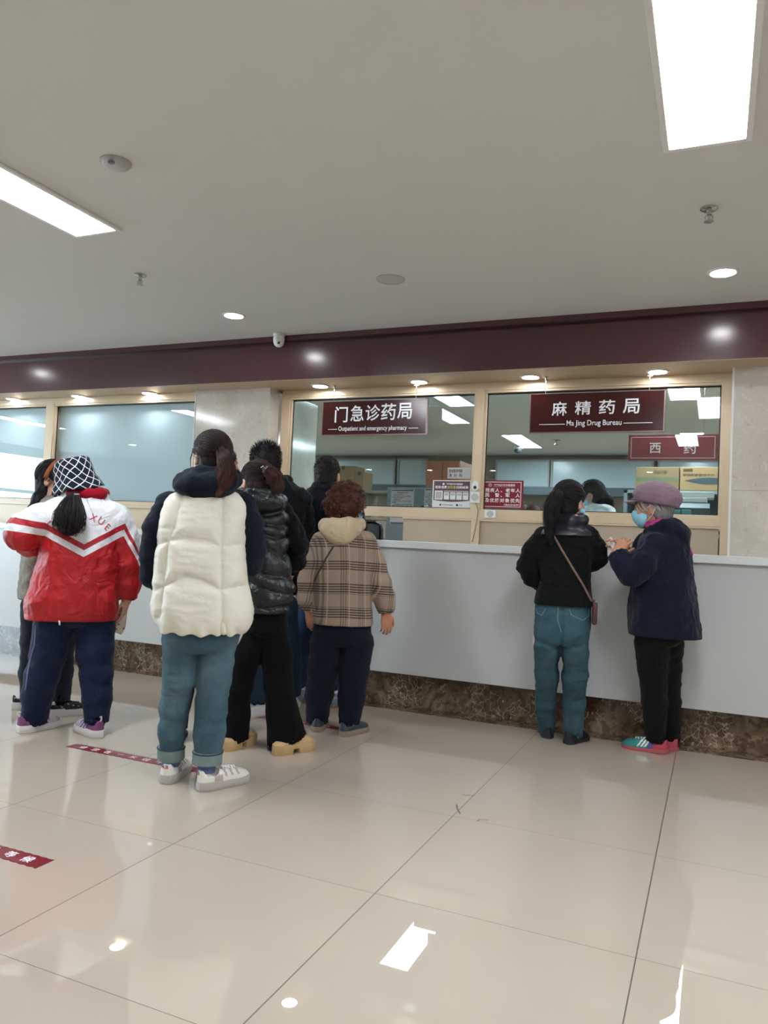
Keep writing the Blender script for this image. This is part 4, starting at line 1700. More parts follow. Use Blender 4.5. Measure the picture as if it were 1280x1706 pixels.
# ---- shoes
def shoe(P, heel, ang, L=.25, wd=.092, style='sneaker', up=None, fm=None, sole_mat=None, hs=.03, toe_h=.05, ank=.095, laces=None, label=None):
    """heel: local ground point at the back of the heel; ang: degrees, 0 = pointing away from the camera, + to the left"""
    a = math.radians(ang)
    U = np.array([-math.sin(a), math.cos(a), 0])
    W = np.array([math.cos(a), math.sin(a), 0])
    h = np.array(heel, float)

    def half(u):
        x = np.clip(u / L, 0, 1)
        return wd / 2 * np.interp(x, [0, .04, .12, .3, .5, .68, .82, .92, .97, 1], [.28, .52, .74, .80, .84, 1.0, .96, .74, .5, .18])
    lo, hi = np.array([-.02, -.075, -.01]), np.array([L + .02, .075, ank + .04])
    g = Grid(lo, hi, .004)
    X, Y, Z = g.ax[0][:, None, None], g.ax[1][None, :, None], g.ax[2][None, None, :]
    hw = half(X)
    top = np.interp(X / L, [0, .1, .25, .38, .55, .75, .9, 1], [ank * .9, ank, ank * .92, ank * .80, toe_h * 1.28 + .008, toe_h + .012, toe_h, toe_h * .62])
    prof = np.clip((Z - hs * .4) / (top - hs * .4), 0, 2)
    taper = np.where(prof < 1, np.sqrt(np.clip(1 - prof ** 3 * .75, 0, 1)), .5)
    d = np.maximum(np.abs(Y) - hw * taper, (Z - top) * .7)
    d = np.maximum(d, np.maximum(-X, X - L))
    d = np.maximum(d, hs * .5 - Z)
    op = np.sqrt(((X - L * .2) / (L * .165)) ** 2 + (Y / (wd * .36)) ** 2) - 1
    if style != 'clog':
        d = np.maximum(d, -np.maximum(op * .03, ank * .62 - Z))
    g.D = d.astype(np.float32)
    V, F = g.surface()
    V = smooth_verts(V, F, 3)
    fmi = fm(V[F].mean(1) / np.array([L, wd / 2, 1.])) if fm else None

    def w2(q):
        q = np.asarray(q, float)
        return h + q[:, :1] * U + q[:, 1:2] * W + q[:, 2:3] * np.array([0, 0, 1.])
    o = mesh_obj('shoe', w2(V), F, up if isinstance(up, (list, tuple)) else [up], P.o, True, True, None, fmi)
    if label:
        o['label'] = label
    # sole
    us = np.linspace(0, 1, 41)
    out = [(u * L, half(u * L) * 1.1 + .003) for u in us]
    ring = [(u - (.006 if k == 0 else 0), w_) for k, (u, w_) in enumerate(out)] + [(u, -w_) for u, w_ in out[::-1]]
    zs = {'sneaker': lambda u: hs * (1.15 if u < .35 else .95 + .1 * abs(u - .6)), 'flat': lambda u: hs, 'clog': lambda u: hs}[style]
    vs, fs = [], []
    nR = len(ring)
    for zf, gr in ((0, .95), (.12, 1.0), (.75, 1.0), (1.0, .94)):
        for u, w_ in ring:
            z = zf * zs(u / L)
            if zf == 0:
                z = .0
                if u / L > .86:
                    z = (u / L - .86) * .09
                if style == 'clog' and .36 < u / L < .52:
                    z = .026
            if zf == .12 and style == 'clog' and .36 < u / L < .52:
                z = .03
            vs.append((u if zf else L / 2 + (u - L / 2) * .97, w_ * gr, z))
    for r in range(3):
        for k in range(nR):
            fs.append((r * nR + k, r * nR + (k + 1) % nR, (r + 1) * nR + (k + 1) % nR, (r + 1) * nR + k))
    half_n = nR // 2
    for base, flip in ((0, True), (3 * nR, False)):
        for k in range(half_n - 1):
            q = (base + k, base + k + 1, base + nR - 2 - k, base + nR - 1 - k)
            fs.append(q[::-1] if flip else q)
    so = mesh_obj('sole', w2(vs), fs, sole_mat, o, True, True)
    bm = bmesh.new()
    bm.from_mesh(so.data)
    bmesh.ops.recalc_face_normals(bm, faces=bm.faces)
    bm.to_mesh(so.data)
    bm.free()
    so.data.set_sharp_from_angle(angle=math.radians(38))
    if laces:
        mb_ = MB()
        for k in range(5):
            u = L * (.42 + .06 * k)
            zt = float(np.interp(u / L, [.38, .55, .75], [ank * .80, toe_h * 1.28 + .008, toe_h + .012])) + .002
            ww = wd * .26
            mb_.tube(w2([(u, -ww, zt - .012), (u + .006, -ww * .5, zt), (u + .01, 0, zt + .003), (u + .006, ww * .5, zt), (u, ww, zt - .012)]), .0032, 6)
        q = (L * .41, 0, ank * .80 + .006)
        mb_.tube(w2([q, (q[0] - .004, .02, q[2] + .012), (q[0] + .02, .035, q[2] + .004), (q[0] + .012, .01, q[2])]), .0026, 6)
        mb_.tube(w2([q, (q[0] - .004, -.02, q[2] + .012), (q[0] + .02, -.035, q[2] + .004), (q[0] + .012, -.01, q[2])]), .0026, 6)
        mb_.obj('laces', laces, o, True, True)
    return o, w2


def bvh(V, F):
    return BVHTree.FromPolygons([Vector(v) for v in V], [tuple(int(i) for i in f) for f in F])


def back_y(t, x, z, off=.002, start=-1.5):
    h = t.ray_cast(Vector((x, start, z)), Vector((0, 1, 0)))
    return (h[0].y - off) if h[0] is not None else None


def ribbon_on(P, t, pxpts, width, off=.004, n=30):
    """flat strap lying on the back surface along pixel points"""
    A = np.array([P.L(a, b, 0) for a, b in pxpts])
    s = np.linspace(0, len(A) - 1, n)
    C_ = np.stack([np.interp(s, np.arange(len(A)), A[:, i]) for i in (0, 2)], 1)
    T = np.gradient(C_, axis=0)
    T /= np.linalg.norm(T, axis=1)[:, None]
    N = np.stack([-T[:, 1], T[:, 0]], 1)
    vs, last = [], 0
    for c_, nn in zip(C_, N):
        row = []
        for k in (-1, 0, 1):
            q = c_ + nn * width / 2 * k
            y = back_y(t, q[0], q[1], off)
            last = y if y is not None else last
            row.append((q[0], last, q[1]))
        m = min(r[1] for r in row)
        row = [(r[0], min(r[1], m + .004), r[2]) for r in row]
        vs += row + [(r[0], r[1] + .004, r[2]) for r in row[::-1]]
    fs = [(i * 6 + k, i * 6 + (k + 1) % 6, (i + 1) * 6 + (k + 1) % 6, (i + 1) * 6 + k) for i in range(n - 1) for k in range(6)]
    return vs, fs

# ------------------------------------------------------------------ people
def leg(P, pts, foot_px, y0=0.0):
    yf = P.G(*foot_px)[1]
    n = len(pts) - 1
    return P.pts([(a, b, y0 + (yf - y0) * i / n, r) for i, (a, b, r) in enumerate(pts)])


plain('black_sock', (34, 34, 38), .9)


def make_body(P, head, rows, arms, legs, hands=(), skin=SKIN, neck_rows=True, res=.0055):
    """one continuous skin: head, neck, trunk, arms, hands, legs. head: (px,py,dy,yaw,pitch,roll,scale)"""
    px, py, dy, yw, pt, rl, s = head
    c = P.L(px, py, dy)
    Mh = rot_frame(yw, pt, rl)
    hd = [tuple(c) + (.17,)]
    hl = [tuple(w_) + (.2,) for w_, *_ in hands]
    g = Grid(*P.bounds([rows, *arms, *legs, hd, hl], .02), res)
    g.stack(shrink_rows(rows, .72), .03, 2.0)
    top = max(rows)
    hip = min(rows)
    for l in legs:
        g.chain(shrink_pts(l, .66), .04)
        g.chain([(hip[1], hip[3], hip[0] + .09, .06), tuple(l[0][:3]) + (l[0][3] * .66,)], .04)
    for a in arms:
        g.chain(shrink_pts(a, .62), .03)
    at = head_prims(g, c, Mh, s, (top[1], top[3], top[0] - .03))
    for w_, d, n, th, kw in hands:
        hand(g, w_, d, n, th, **kw)
    g.plane_cut((0, 0, .012), (0, 0, -1))
    o, V, F = P.part('body', g, [skin, _mats['black_sock']], fmat=lambda q: ((q[:, 2] < .3)).astype(int))
    return at, Mh, c, s


def arm_hand(a, n=(0, -1, 0), th=1, s=.9, curl=.35):
    """hand continuing an arm chain"""
    p, q = np.array(a[-2][:3]), np.array(a[-1][:3])
    d = (q - p) / np.linalg.norm(q - p)
    return (q + d * .01, d, n, th, dict(s=s, curl=curl))


def garment(P, name, rows, arms, mat, fold=None, hollow=.012, res=.007, attrs=None, post=None, extra=None, n=2.4, sm=0, tilt=0, label=None, cuff=True):
    g = Grid(*P.bounds([rows, *arms], .05), res)
    g.stack(rows, .02, n, hollow, True, tilt)
    for a in arms:
        g.chain(a, .035, True if cuff else None, .007 if cuff else 0)
    z0 = min(rows)[0]
    fold = [tuple(q[:4]) + ((lambda V, f_=(q[4] if len(q) > 4 else None): np.clip(np.abs(V[:, 2] - z0) / .06, .1, 1) * (f_(V) if f_ else 1)),) for q in fold or []]
    if extra:
        extra(g)
    return P.part(name, g, mat, None, fold, sm, attrs, None, post, label)


def trousers(P, hips, legs, mat, fold=None, res=.007, ends=None, post=None, label=None, sep=.012):
    g = Grid(*P.bounds([hips, *legs], .04), res)
    g.stack(hips, .02, 2.2, 0, False)
    z0 = min(l[-1][2] for l in legs)
    fold = [(q[0], q[1], q[2], q[3], lambda V: np.clip((V[:, 2] - z0 - .01) / .12, .06, 1)) for q in fold or []]
    for i, l in enumerate(legs):
        g.chain(l, sep, ends[i] if ends else True, .006)
    return P.part('trousers', g, mat, None, fold, 0, None, None, post, label)


def shoe_px(P, heel, toe, **kw):
    h, t = P.G(*heel), P.G(*toe)
    ang = math.degrees(math.atan2(-(t - h)[0], (t - h)[1]))
    return shoe(P, h, ang, **kw)


def hang(V):
    return 1.0


FOLD_COAT = [(.018, (4, 4, 1.8), 'n', 1), (.013, (10, 10, 4), 'ridge', 2), (.007, (22, 22, 14), 'ridge', 3)]
FOLD_TROUSER = [(.012, (6, 6, 2.4), 'n', 4), (.008, (6, 6, 12), 'ridge', 5), (.003, (18, 18, 26), 'ridge', 6)]
FOLD_SOFT = [(.012, (6, 6, 4), 'n', 7), (.012, (11, 11, 14), 'ridge', 8), (.006, (24, 24, 24), 'ridge', 9)]

# ---------------- student in the red and white jacket
P = Person(105, 1221, 'student in a red and white school jacket and checked bucket hat, back turned')
rows = P.rows([(820, 118, 166, .06, .02), (828, 106, 178, .08, .0), (840, 90, 194, .10, 0), (855, 80, 203, .115, 0), (875, 73, 204, .13, 0), (900, 70, 201, .138, 0), (930, 66, 199, .145, 0),
               (970, 54, 197, .152, 0), (1000, 45, 197, .158, 0), (1020, 41, 197, .158, 0), (1032, 40, 195, .15, 0)])
aL = P.pts([(95, 858, 0, 25), (66, 868, -.03, 24), (37, 888, -.02, 27), (50, 902, .10, 22), (84, 912, .22, 16)])
aR = P.pts([(192, 866, 0, 25), (207, 900, .01, 25), (213, 940, .03, 25), (213, 972, .05, 23), (212, 986, .055, 15), (211, 997, .06, 13)])
lL = leg(P, [(91, 1040, 32), (82, 1085, 28), (70, 1125, 26), (62, 1160, 24), (57, 1203, 21)], (52, 1216))
lR = leg(P, [(158, 1040, 33), (158, 1085, 29), (161, 1125, 25), (162, 1160, 23), (161, 1204, 20)], (156, 1224))
hips = P.rows([(1000, 60, 190, .12, 0), (1022, 58, 192, .13, 0), (1042, 60, 190, .115, 0)])
hR = (P.L(211, 999, .06), (-.12, .05, -1), (.9, -.4, 0), 1, dict(s=.9, curl=.3))
head2 = (124, 805, .05, 38, -8, -14, .92)
at, Mh, c, s = make_body(P, head2, rows, [aL, aR], [lL, lR], [hR, arm_hand(aL)])
tipL = P.L(139, 928, -.14)
line = np.array([P.L(a, b, -.14) for a, b in ((-60, 884), (12, 884), (73, 892), (139, 928), (193, 899), (207, 893), (232, 938), (300, 1060))])


def chev(V):
    return dict(band=V[:, 2] - np.interp(V[:, 0], line[:, 0], line[:, 2]))


jk, jV, jF = garment(P, 'jacket', rows, [aL, aR], make_band_jacket(), FOLD_COAT + [(.012, (3.2, 3.2, 7), 'ridge', 21, lambda V: np.clip((P.L(0, 960, 0)[2] - V[:, 2]) * 6, 0, 1))], attrs=chev,
                     extra=lambda g: g.chain(P.pts([(120, 824, -.02, 13), (145, 826, -.05, 12), (168, 826, .0, 12)]), .02))
t2 = bvh(jV, jF)
# collar and lettering
mcol = cloth('dark_red_knit', (150, 14, 32), .8)
g = Grid(*P.bounds([P.pts([(110, 820, .0, 30), (175, 820, .0, 30)])], .1), .006)
g.chain(P.pts([(112, 822, .03, 9), (122, 823, -.05, 9), (145, 823, -.07, 10), (166, 823, -.04, 10), (174, 822, .03, 9)]), .01)
P.part('collar', g, mcol)
LT = plain('red_lettering', (186, 40, 58), .7)
mb = MB()
for i, ch in enumerate('ZHONG XUE'):
    if ch == ' ':
        continue
    u = i / 8
    px, py = 84 + 96 * u, 866 + 22 * (2 * u - 1) ** 2 - 13 + (4 if u > .5 else 0)
    V, F = text_raw(ch, .0)
    V = V - V.mean(0)
    a = math.atan2(-(2 * 22 * (2 * u - 1) * 2 / 96), 1)
    sz = 13 * P.sc / .72
    cpt = P.L(px, py, -.14)
    X = cpt[0] + sz * .8 * (V[:, 0] * math.cos(a) - V[:, 1] * math.sin(a))
    Z = cpt[2] + sz * (V[:, 0] * math.sin(a) + V[:, 1] * math.cos(a))
    vv = []
    for x_, z_ in zip(X, Z):
        y_ = back_y(t2, x_, z_, .0025)
        vv.append((x_, y_ if y_ is not None else -.1, z_))
    mb.add(vv, F)
P.mesh('back_lettering', mb.v, mb.f, LT, jk, False)
P.mesh('zip_pull', *tube_mesh([P.L(98, 1031, -.14), P.L(99, 1036, -.15), P.L(99.5, 1041, -.145)], .005, 6), M['white_plastic'], jk)
NAVY = cloth('navy_track_cloth', (24, 36, 64), .7)
tr, tV, tF = trousers(P, hips, [lL, lR], NAVY, FOLD_TROUSER)
tt2 = bvh(tV, tF)
PIPE = plain('pale_blue_piping', (120, 136, 176), .7)
v, f = ribbon_on(P, tt2, [(60, 1040), (58, 1072), (52, 1090), (46, 1120), (42, 1150)], .006, .002)
P.mesh('side_piping', v, f, PIPE, tr)


def sneaker_fm(c_):
    """purple, violet and grey panels"""
    u, w_, z = c_[:, 0], c_[:, 1], c_[:, 2]
    m_ = np.zeros(len(c_), int)
    m_[(u < .26)] = 1
    m_[(u > .26) & (u < .36)] = 2
    m_[(u > .36) & (u < .62) & (np.sin(u * 60 + z * 150) > .1)] = 3
    m_[(u > .8)] = 4
    m_[z > .085] = 1
    return m_


sm_ = [plain('pale_grey_mesh', (200, 190, 196), .7), plain('magenta_panel', (126, 66, 116), .6), plain('violet_panel', (104, 84, 148), .6), plain('blue_violet_panel', (92, 92, 158), .6), plain('mauve_toe', (176, 158, 168), .6)]
for he, to in (((30, 1222), (97, 1207)), ((166, 1230), (132, 1213))):
    so, w2 = shoe_px(P, he, to, L=.262, wd=.1, up=sm_, fm=sneaker_fm, sole_mat=plain('white_rubber', (226, 224, 222), .5), hs=.036, ank=.1, toe_h=.055, laces=M['letter_grey'], label='purple and grey chunky sneaker')
    mb_ = MB().tube(w2([(.004, 0, .09), (-.008, 0, .10), (-.006, 0, .118), (.008, 0, .112)]), .004, 6)
    mb_.obj('pull_tab', M['white_plastic'], so, True, True)
# bucket hat
hat = P.L(127, 797, .045)
Mt = rot_frame(20, -4, -16)
prof = [(.004, .118), (.055, .119), (.082, .113), (.096, .098), (.105, .05), (.109, .008), (.111, .0), (.123, -.022), (.134, -.048), (.141, -.066), (.138, -.067), (.115, -.028), (.106, -.004), (.101, .03), (.088, .098), (.004, .11)]
vs, fs, pu, pv = [], [], [], []
n = 56
slen = 0
for i, (r, h) in enumerate(prof):
    if i:
        slen += math.hypot(r - prof[i - 1][0], h - prof[i - 1][1])
    for k in range(n + 1):
        a = 2 * PI * k / n
        wob = 1 + (.05 * math.sin(3 * a + 1) + .03 * math.sin(5 * a)) * (r > .1)
        p = Mt @ np.array([r * 1.0 * wob * math.cos(a), r * 1.04 * wob * math.sin(a), h + (.008 * math.sin(2 * a + .7) + .005 * math.sin(5 * a)) * (r > .1)])
        vs.append(hat + p)
        pu.append(a * .105)
        pv.append(slen)
for i in range(len(prof) - 1):
    for k in range(n):
        fs.append((i * (n + 1) + k, i * (n + 1) + k + 1, (i + 1) * (n + 1) + k + 1, (i + 1) * (n + 1) + k))
P.mesh('bucket_hat', vs, fs, make_hat(), attrs=dict(pu=pu, pv=pv), label='navy bucket hat with a white diamond check')
# hair
g, hat_at = hair_cap(c, Mh, s, .010, .04, -.12)
P.part('hair', g, HAIR_DK)
tail = P.pts([(125, 822, -.10, 5), (121, 838, -.13, 14), (117, 858, -.155, 22), (115, 876, -.165, 23), (112, 892, -.165, 17)])
g = Grid(*P.bounds([tail], .03), .006)
g.chain([(x_, y_, z_, r_q * .7) for x_, y_, z_, r_q in tail[:-1]], .02)
po, _, _ = P.part('ponytail', g, HAIR_DK, fold=[(.007, (60, 60, 5), 'ridge', 3)])
ps = tail_strands([(x, y, z, r * 1.1) for x, y, z, r in tail], 520, 2)
strands(ps, [.0016] * len(ps), 'hair_strands', HAIR_DK, P, po, seed=3)
v, f = tube_mesh([P.L(125 + 6 * math.cos(q), 824, -.10) + np.array([0, .024 * math.sin(q) - .01, 0]) for q in np.linspace(0, 2 * PI, 15)], .005, 6)
P.mesh('hair_tie', v, f, plain('pale_hair_tie', (190, 190, 176), .6), po)
loose = [[P.L(a, b, dy) for a, b, dy in q] for q in ([(158, 812, -.02), (163, 822, -.06), (170, 838, -.1)], [(160, 810, -.02), (167, 822, -.05), (176, 836, -.08)], [(140, 822, -.12), (150, 845, -.15), (160, 868, -.15)])]
strands(loose, [.0012] * 3, 'loose_strands', HAIR_DK, P, seed=9)
# cream tote bag in the right hand
b0 = P.b
o = thing('tote_bag', tuple(P.b + P.x * P.L(201, 1056, .08)[0] + P.v * .08 + np.array([0, 0, P.L(201, 1056, .08)[2]])), 'small cream bag hanging from the hand of the student in the red jacket', 'bag', rz=P.rz)
q0 = P.L(201, 1056, .08)
poly = [P.L(a, b, .08) - q0 for a, b in ((189, 1052), (202, 1057), (209, 1045), (213, 1010), (209, 1000), (200, 1010), (191, 1022))]
g = MB()
nP = len(poly)
for dy_, f_ in ((-.012, .9), (-.02, 1), (.02, 1), (.028, .9)):
    cen = np.mean(poly, 0)
    g.v += [tuple(cen + (p - cen) * f_ + np.array([0, dy_, 0])) for p in poly]
for r in range(3):
    g.f += [(r * nP + k, r * nP + (k + 1) % nP, (r + 1) * nP + (k + 1) % nP, (r + 1) * nP + k) for k in range(nP)]
g.f += [tuple(range(nP))[::-1], tuple(3 * nP + k for k in range(nP))]
g.obj('bag_body', cloth('cream_canvas', (214, 200, 180), .9), o, True, True)
mb = MB()
for a, b in ((198, 1040), (205, 1022), (199, 1025), (206, 1047), (194, 1048)):
    mb.lathe(P.L(a, b, .06) - q0 - np.array([0, .003, 0]), [(.006, 0), (.006, .002)], 'y', 10)
mb.obj('print', plain('brown_dots', (150, 110, 90), .8), o, False, True)
mesh_obj('handle', *tube_mesh([P.L(a, b, .08) - q0 for a, b in ((200, 1012), (203, 1003), (210, 1001), (212, 1012))], .004, 6), _mats['cream_canvas'], o, True, True)

# ---------------- woman with the headband behind the student
P = Person(82, 1187, 'woman in a grey jacket with brown headband, face turned right, half hidden behind the student')
rows = P.rows([(824, 74, 106, .06, 0), (834, 58, 116, .11, 0), (848, 47, 121, .14, 0), (875, 42, 124, .155, 0), (920, 38, 120, .16, 0), (960, 34, 119, .165, 0), (998, 29, 120, .165, 0)])
aL = P.pts([(74, 856, -.15, 15), (66, 895, -.17, 15), (64, 925, -.17, 14), (85, 945, -.15, 12), (105, 945, -.12, 10)])
aR = P.pts([(80, 856, .15, 15), (84, 900, .17, 14), (100, 935, .17, 13), (124, 930, .15, 10)])
lL = leg(P, [(64, 1010, 26), (58, 1070, 21), (51, 1120, 17), (48, 1162, 14)], (34, 1180))
lR = leg(P, [(98, 1010, 26), (103, 1070, 20), (102, 1120, 17), (102, 1168, 15)], (96, 1190))
hips = P.rows([(975, 46, 112, .15, 0), (1010, 46, 114, .16, 0), (1025, 48, 112, .14, 0)])
at, Mh, c, s = make_body(P, (90, 800, .0, -118, -4, 2, .93), rows, [aL, aR], [lL, lR], [arm_hand(aL), arm_hand(aR)], SKIN)
add_eyes(P, at, s)
garment(P, 'jacket', rows, [aL, aR], cloth('warm_grey_wool', (146, 140, 134), .9), FOLD_SOFT)
trousers(P, hips, [lL, lR], cloth('charcoal_cloth', (40, 46, 58), .85), FOLD_TROUSER)
bm_ = [plain('black_mesh', (26, 22, 28), .7), plain('pink_trim', (190, 150, 156), .5)]
for he, to in (((20, 1182), (84, 1177)), ((80, 1194), (146, 1187))):
    shoe_px(P, he, to, L=.25, wd=.09, up=bm_, fm=lambda q: ((np.sin(q[:, 0] * 34 + q[:, 2] * 90) * np.sin(q[:, 0] * 15 - q[:, 2] * 160) > .72) & (q[:, 2] > .05)).astype(int), sole_mat=plain('white_rubber', (226, 224, 222), .5), hs=.04, laces=M['black'], label='black sneaker with a white sole')
tl = [tuple(at(.0, -.075, .0)) + (.035,)] + P.pts([(72, 815, .0, 9), (64, 830, -.06, 9), (55, 850, -.12, 8), (50, 880, -.15, 5)])
g, hat_at = hair_cap(c, Mh, s, .013, .045, -.16, [tl])
ho, V, F = P.part('hair', g, HAIR_DK, fold=[(.004, (60, 60, 8), 'ridge', 3)])
ps = scalp_strands(hat_at, (0, -.11, -.10), 150, 4, front=.05, nape=-.1) + tail_strands(tl, 120, 5)
strands(ps, [.0014] * len(ps), 'hair_strands', HAIR_DK, P, ho, seed=5)
pts = [at(.093 * math.cos(q) * 1.0, -.012 + .03 * math.sin(q) + .012, .035 + .098 * math.sin(q)) for q in np.linspace(-.25, PI + .25, 24)]
v, f = tube_mesh(pts, .0125, 8)
P.mesh('headband', v, f, cloth('rust_knit', (150, 84, 48), .9, 300, .8), ho)

# ---------------- woman in the white puffer vest
P = Person(338, 1308, 'woman in a cream white puffer vest and blue jeans, back turned, nearest the camera')
rows = P.rows([(812, 315, 386, .07, 0), (822, 292, 402, .10, 0), (836, 273, 413, .125, 0), (870, 264, 409, .15, 0), (915, 258, 408, .16, 0), (960, 257, 413, .165, 0), (990, 255, 419, .17, 0),
               (1015, 250, 424, .175, 0), (1035, 255, 420, .17, 0), (1051, 268, 406, .155, 0)])
aL = P.pts([(282, 842, 0, 24), (262, 880, 0, 23), (255, 925, .02, 21), (254, 958, .05, 19), (268, 968, .13, 17), (296, 962, .2, 14)])
aR = P.pts([(404, 842, 0, 22), (418, 880, 0, 22), (422, 918, .02, 20), (418, 940, .06, 18), (398, 950, .15, 16), (378, 948, .21, 14)])
lL = leg(P, [(303, 1068, 30), (300, 1130, 26), (291, 1175, 23), (286, 1215, 20), (285, 1262, 20)], (283, 1298))
lR = leg(P, [(364, 1068, 31), (356, 1130, 28), (352, 1175, 25), (349, 1220, 24), (345, 1271, 22)], (352, 1308))
hips = P.rows([(1030, 272, 402, .12, 0), (1060, 272, 399, .125, 0), (1085, 274, 394, .12, 0)])
head = (352, 764, .03, 24, -6, 2, .95)
at, Mh, c, s = make_body(P, head, rows, [aL, aR], [lL, lR], [arm_hand(aL, (0, 0, 1)), arm_hand(aR, (0, 0, 1), -1)])
NVK = cloth('navy_sweat_cloth', (17, 24, 36), .9)
g = Grid(*P.bounds([aL, aR, rows[:2], P.pts([(345, 790, -.08, 60)])], .05), .008)
g.chain(aL, .03, True, .008)
g.chain(aR, .03, True, .008)
ring = P.pts([(306, 803, .06, 15), (308, 806, -.03, 17), (328, 808, -.10, 18), (356, 806, -.115, 16), (380, 802, -.08, 15), (388, 798, 0, 14), (370, 800, .09, 13), (330, 800, .10, 13), (306, 803, .06, 14)])
g.chain(ring, .02)
g.ell(P.L(340, 812, -.08), (.13, .07, .045), None, .03)
g.chain(P.pts([(318, 792, .03, 13), (335, 792, -.06, 14), (362, 792, -.07, 12), (380, 792, .02, 12)]), .02)
P.part('hoodie', g, NVK, fold=[(.008, (8, 8, 6), 'n', 7), (.007, (16, 16, 22), 'ridge', 8)], label='navy hoodie under the vest')
seams = [[(303, 817), (290, 870), (277, 905), (270, 960), (262, 1030)], [(371, 815), (370, 912), (369, 980), (371, 1052)],
         [(250, 910), (279, 900), (305, 896), (342, 901), (369, 911), (416, 906)], [(250, 988), (286, 968), (306, 961), (335, 966), (369, 983), (420, 976)]]
segs = []
for q in seams:
    A = np.array([P.L(a, b, -.15) for a, b in q])
    for k in range(len(A) - 1):
        segs.append((A[k, [0, 2]], A[k + 1, [0, 2]]))


def quilt(V, F):
    N = vnormals(V, F)
    d = np.full(len(V), 9.)
    p = V[:, [0, 2]]
    for a, b in segs:
        ab = b - a
        t = np.clip(((p - a) @ ab) / (ab @ ab), 0, 1)
        d = np.minimum(d, np.linalg.norm(p - a - t[:, None] * ab, axis=1))
    w_ = np.clip(np.abs(N[:, 1]) * 1.5, 0, 1)
    puff = (.024 * (1 - np.exp(-d / .02)) - .018) * w_
    wr = fbm(V, (9, 9, 22), 31, 2) * .012 * np.exp(-d / .05) + (.5 - np.abs(fbm(V, (12, 12, 30), 12)) * 3) * .004 + fbm(V, (5, 5, 5), 5) * .01
    hem = P.L(0, 1042, 0)[2]
    wr = wr + .007 * np.sin(p[:, 0] * 90 + 6 * fbm(V, (10, 10, 10), 3)) * np.clip(1 - (V[:, 2] - hem) / .05, 0, 1)
    return V + N * (puff + wr)[:, None]


garment(P, 'puffer_vest', rows, [], cloth('cream_nylon', (226, 222, 206), .6, 300, .12, .05, .1, crease=.16), post=quilt, n=2.6, res=.0065, tilt=.0)
DEN3 = make_denim('blue_denim', (62, 88, 100), (98, 122, 130))
trousers(P, hips, [lL, lR], DEN3, FOLD_TROUSER, res=.0065)
CUF = make_denim('pale_denim_cuff', (116, 134, 132))
for l in (lL, lR):
    a, b = np.array(l[-2]), np.array(l[-1])
    d = (b - a)[:3] / np.linalg.norm((b - a)[:3])
    g = Grid(*P.bounds([[tuple(b)]], .08), .005)
    p0 = b[:3] - d * .055
    g.chain([tuple(p0 - d * .03) + (b[3] + .007,), tuple(b[:3] + d * .002) + (b[3] + .008,)], .01, True, .012)
    g.plane_cut(p0, -d)
    P.part('rolled_cuff', g, CUF, fold=[(.002, (30, 30, 30), 'n', 2)], label='pale rolled jeans cuff')
    v, f = tube_mesh([b[:3] + np.array([(b[3] + .0075) * math.cos(q), (b[3] + .0075) * math.sin(q), 0]) - d * .05 for q in np.linspace(0, 2 * PI, 25)], .0035, 6)
    P.mesh('cuff_seam', v, f, plain('dark_denim_edge', (44, 66, 82), .9))
    g = Grid(*P.bounds([[tuple(b)]], .1), .006)
    g.chain([tuple(b[:3] - d * .03) + (.042,), tuple(b[:3] + d * .06) + (.040,)], .01)
    P.part('sock', g, plain('blue_violet_sock', (96, 110, 150), .9, var=.25, nscale=60), label='blue patterned sock')
wm = [plain('cream_leather', (226, 222, 214), .45), plain('pinkish_grey_suede', (178, 164, 158), .8), plain('teal_lining', (90, 150, 170), .8)]


def w_fm(q):
    m_ = np.zeros(len(q), int)
    u, w_, z = q[:, 0], q[:, 1], q[:, 2]
    m_[(u > .4) & (u < .7) & (np.sin(u * 55 + z * 40) > .35) & (z > .05)] = 1
    m_[(u > .22) & (u < .38) & (z < .062)] = 1
    m_[(z > .086) & (u < .42)] = 2
    return m_


for he, to in (((276, 1307), (302, 1281)), ((330, 1318), (410, 1298))):
    so, w2 = shoe_px(P, he, to, L=.27, wd=.102, up=wm, fm=w_fm, sole_mat=[plain('grey_rubber', (176, 170, 164), .6)], hs=.034, ank=.098, toe_h=.055, laces=M['letter'], label='cream leather sneaker')
    V, F = text_raw('KB', .03)
    V = (V - V.mean(0)) * .022
    mesh_obj('heel_mark', w2([(-.003 - .0 * a, a, .078 + b) for a, b, _ in V]), F, plain('brown_red_mark', (150, 76, 70), .6), so, False, True)
hp = [tuple(at(0, -.105, .03)) + (.02 * s,)] + P.pts([(375, 768, -.11, 12), (378, 785, -.12, 15), (371, 803, -.135, 14), (362, 826, -.15, 4)])
g, hat_at = hair_cap(c, Mh, s, .014, .035, -.085)
ho, V, F = P.part('hair', g, HAIR_BR, attrs=lambda V: dict(tip=V[:, 0] * 0, rnd=V[:, 0] * 0 + .12), fold=[(.005, (55, 55, 12), 'ridge', 3)])
ps = scalp_strands(hat_at, (.03, -.12, .0), 420, 7, .0145, .035)
strands(ps, [.0013] * len(ps), 'hair_strands', HAIR_BR, P, ho, tips=lambda q: np.linspace(0, .14, len(q)), seed=1)
g = Grid(*P.bounds([hp], .03), .005)
g.chain([(x_, y_, z_, r_q * .78) for x_, y_, z_, r_q in hp], .02)
po, V, F = P.part('ponytail', g, HAIR_BR, attrs=lambda V: dict(tip=np.clip((P.L(0, 770, 0)[2] - V[:, 2]) * 8, .3, 1), rnd=V[:, 0] * 0 + .4), fold=[(.005, (70, 70, 6), 'ridge', 4)])
ps = tail_strands([(x, y, z, r * 1.12) for x, y, z, r in hp], 220, 8)
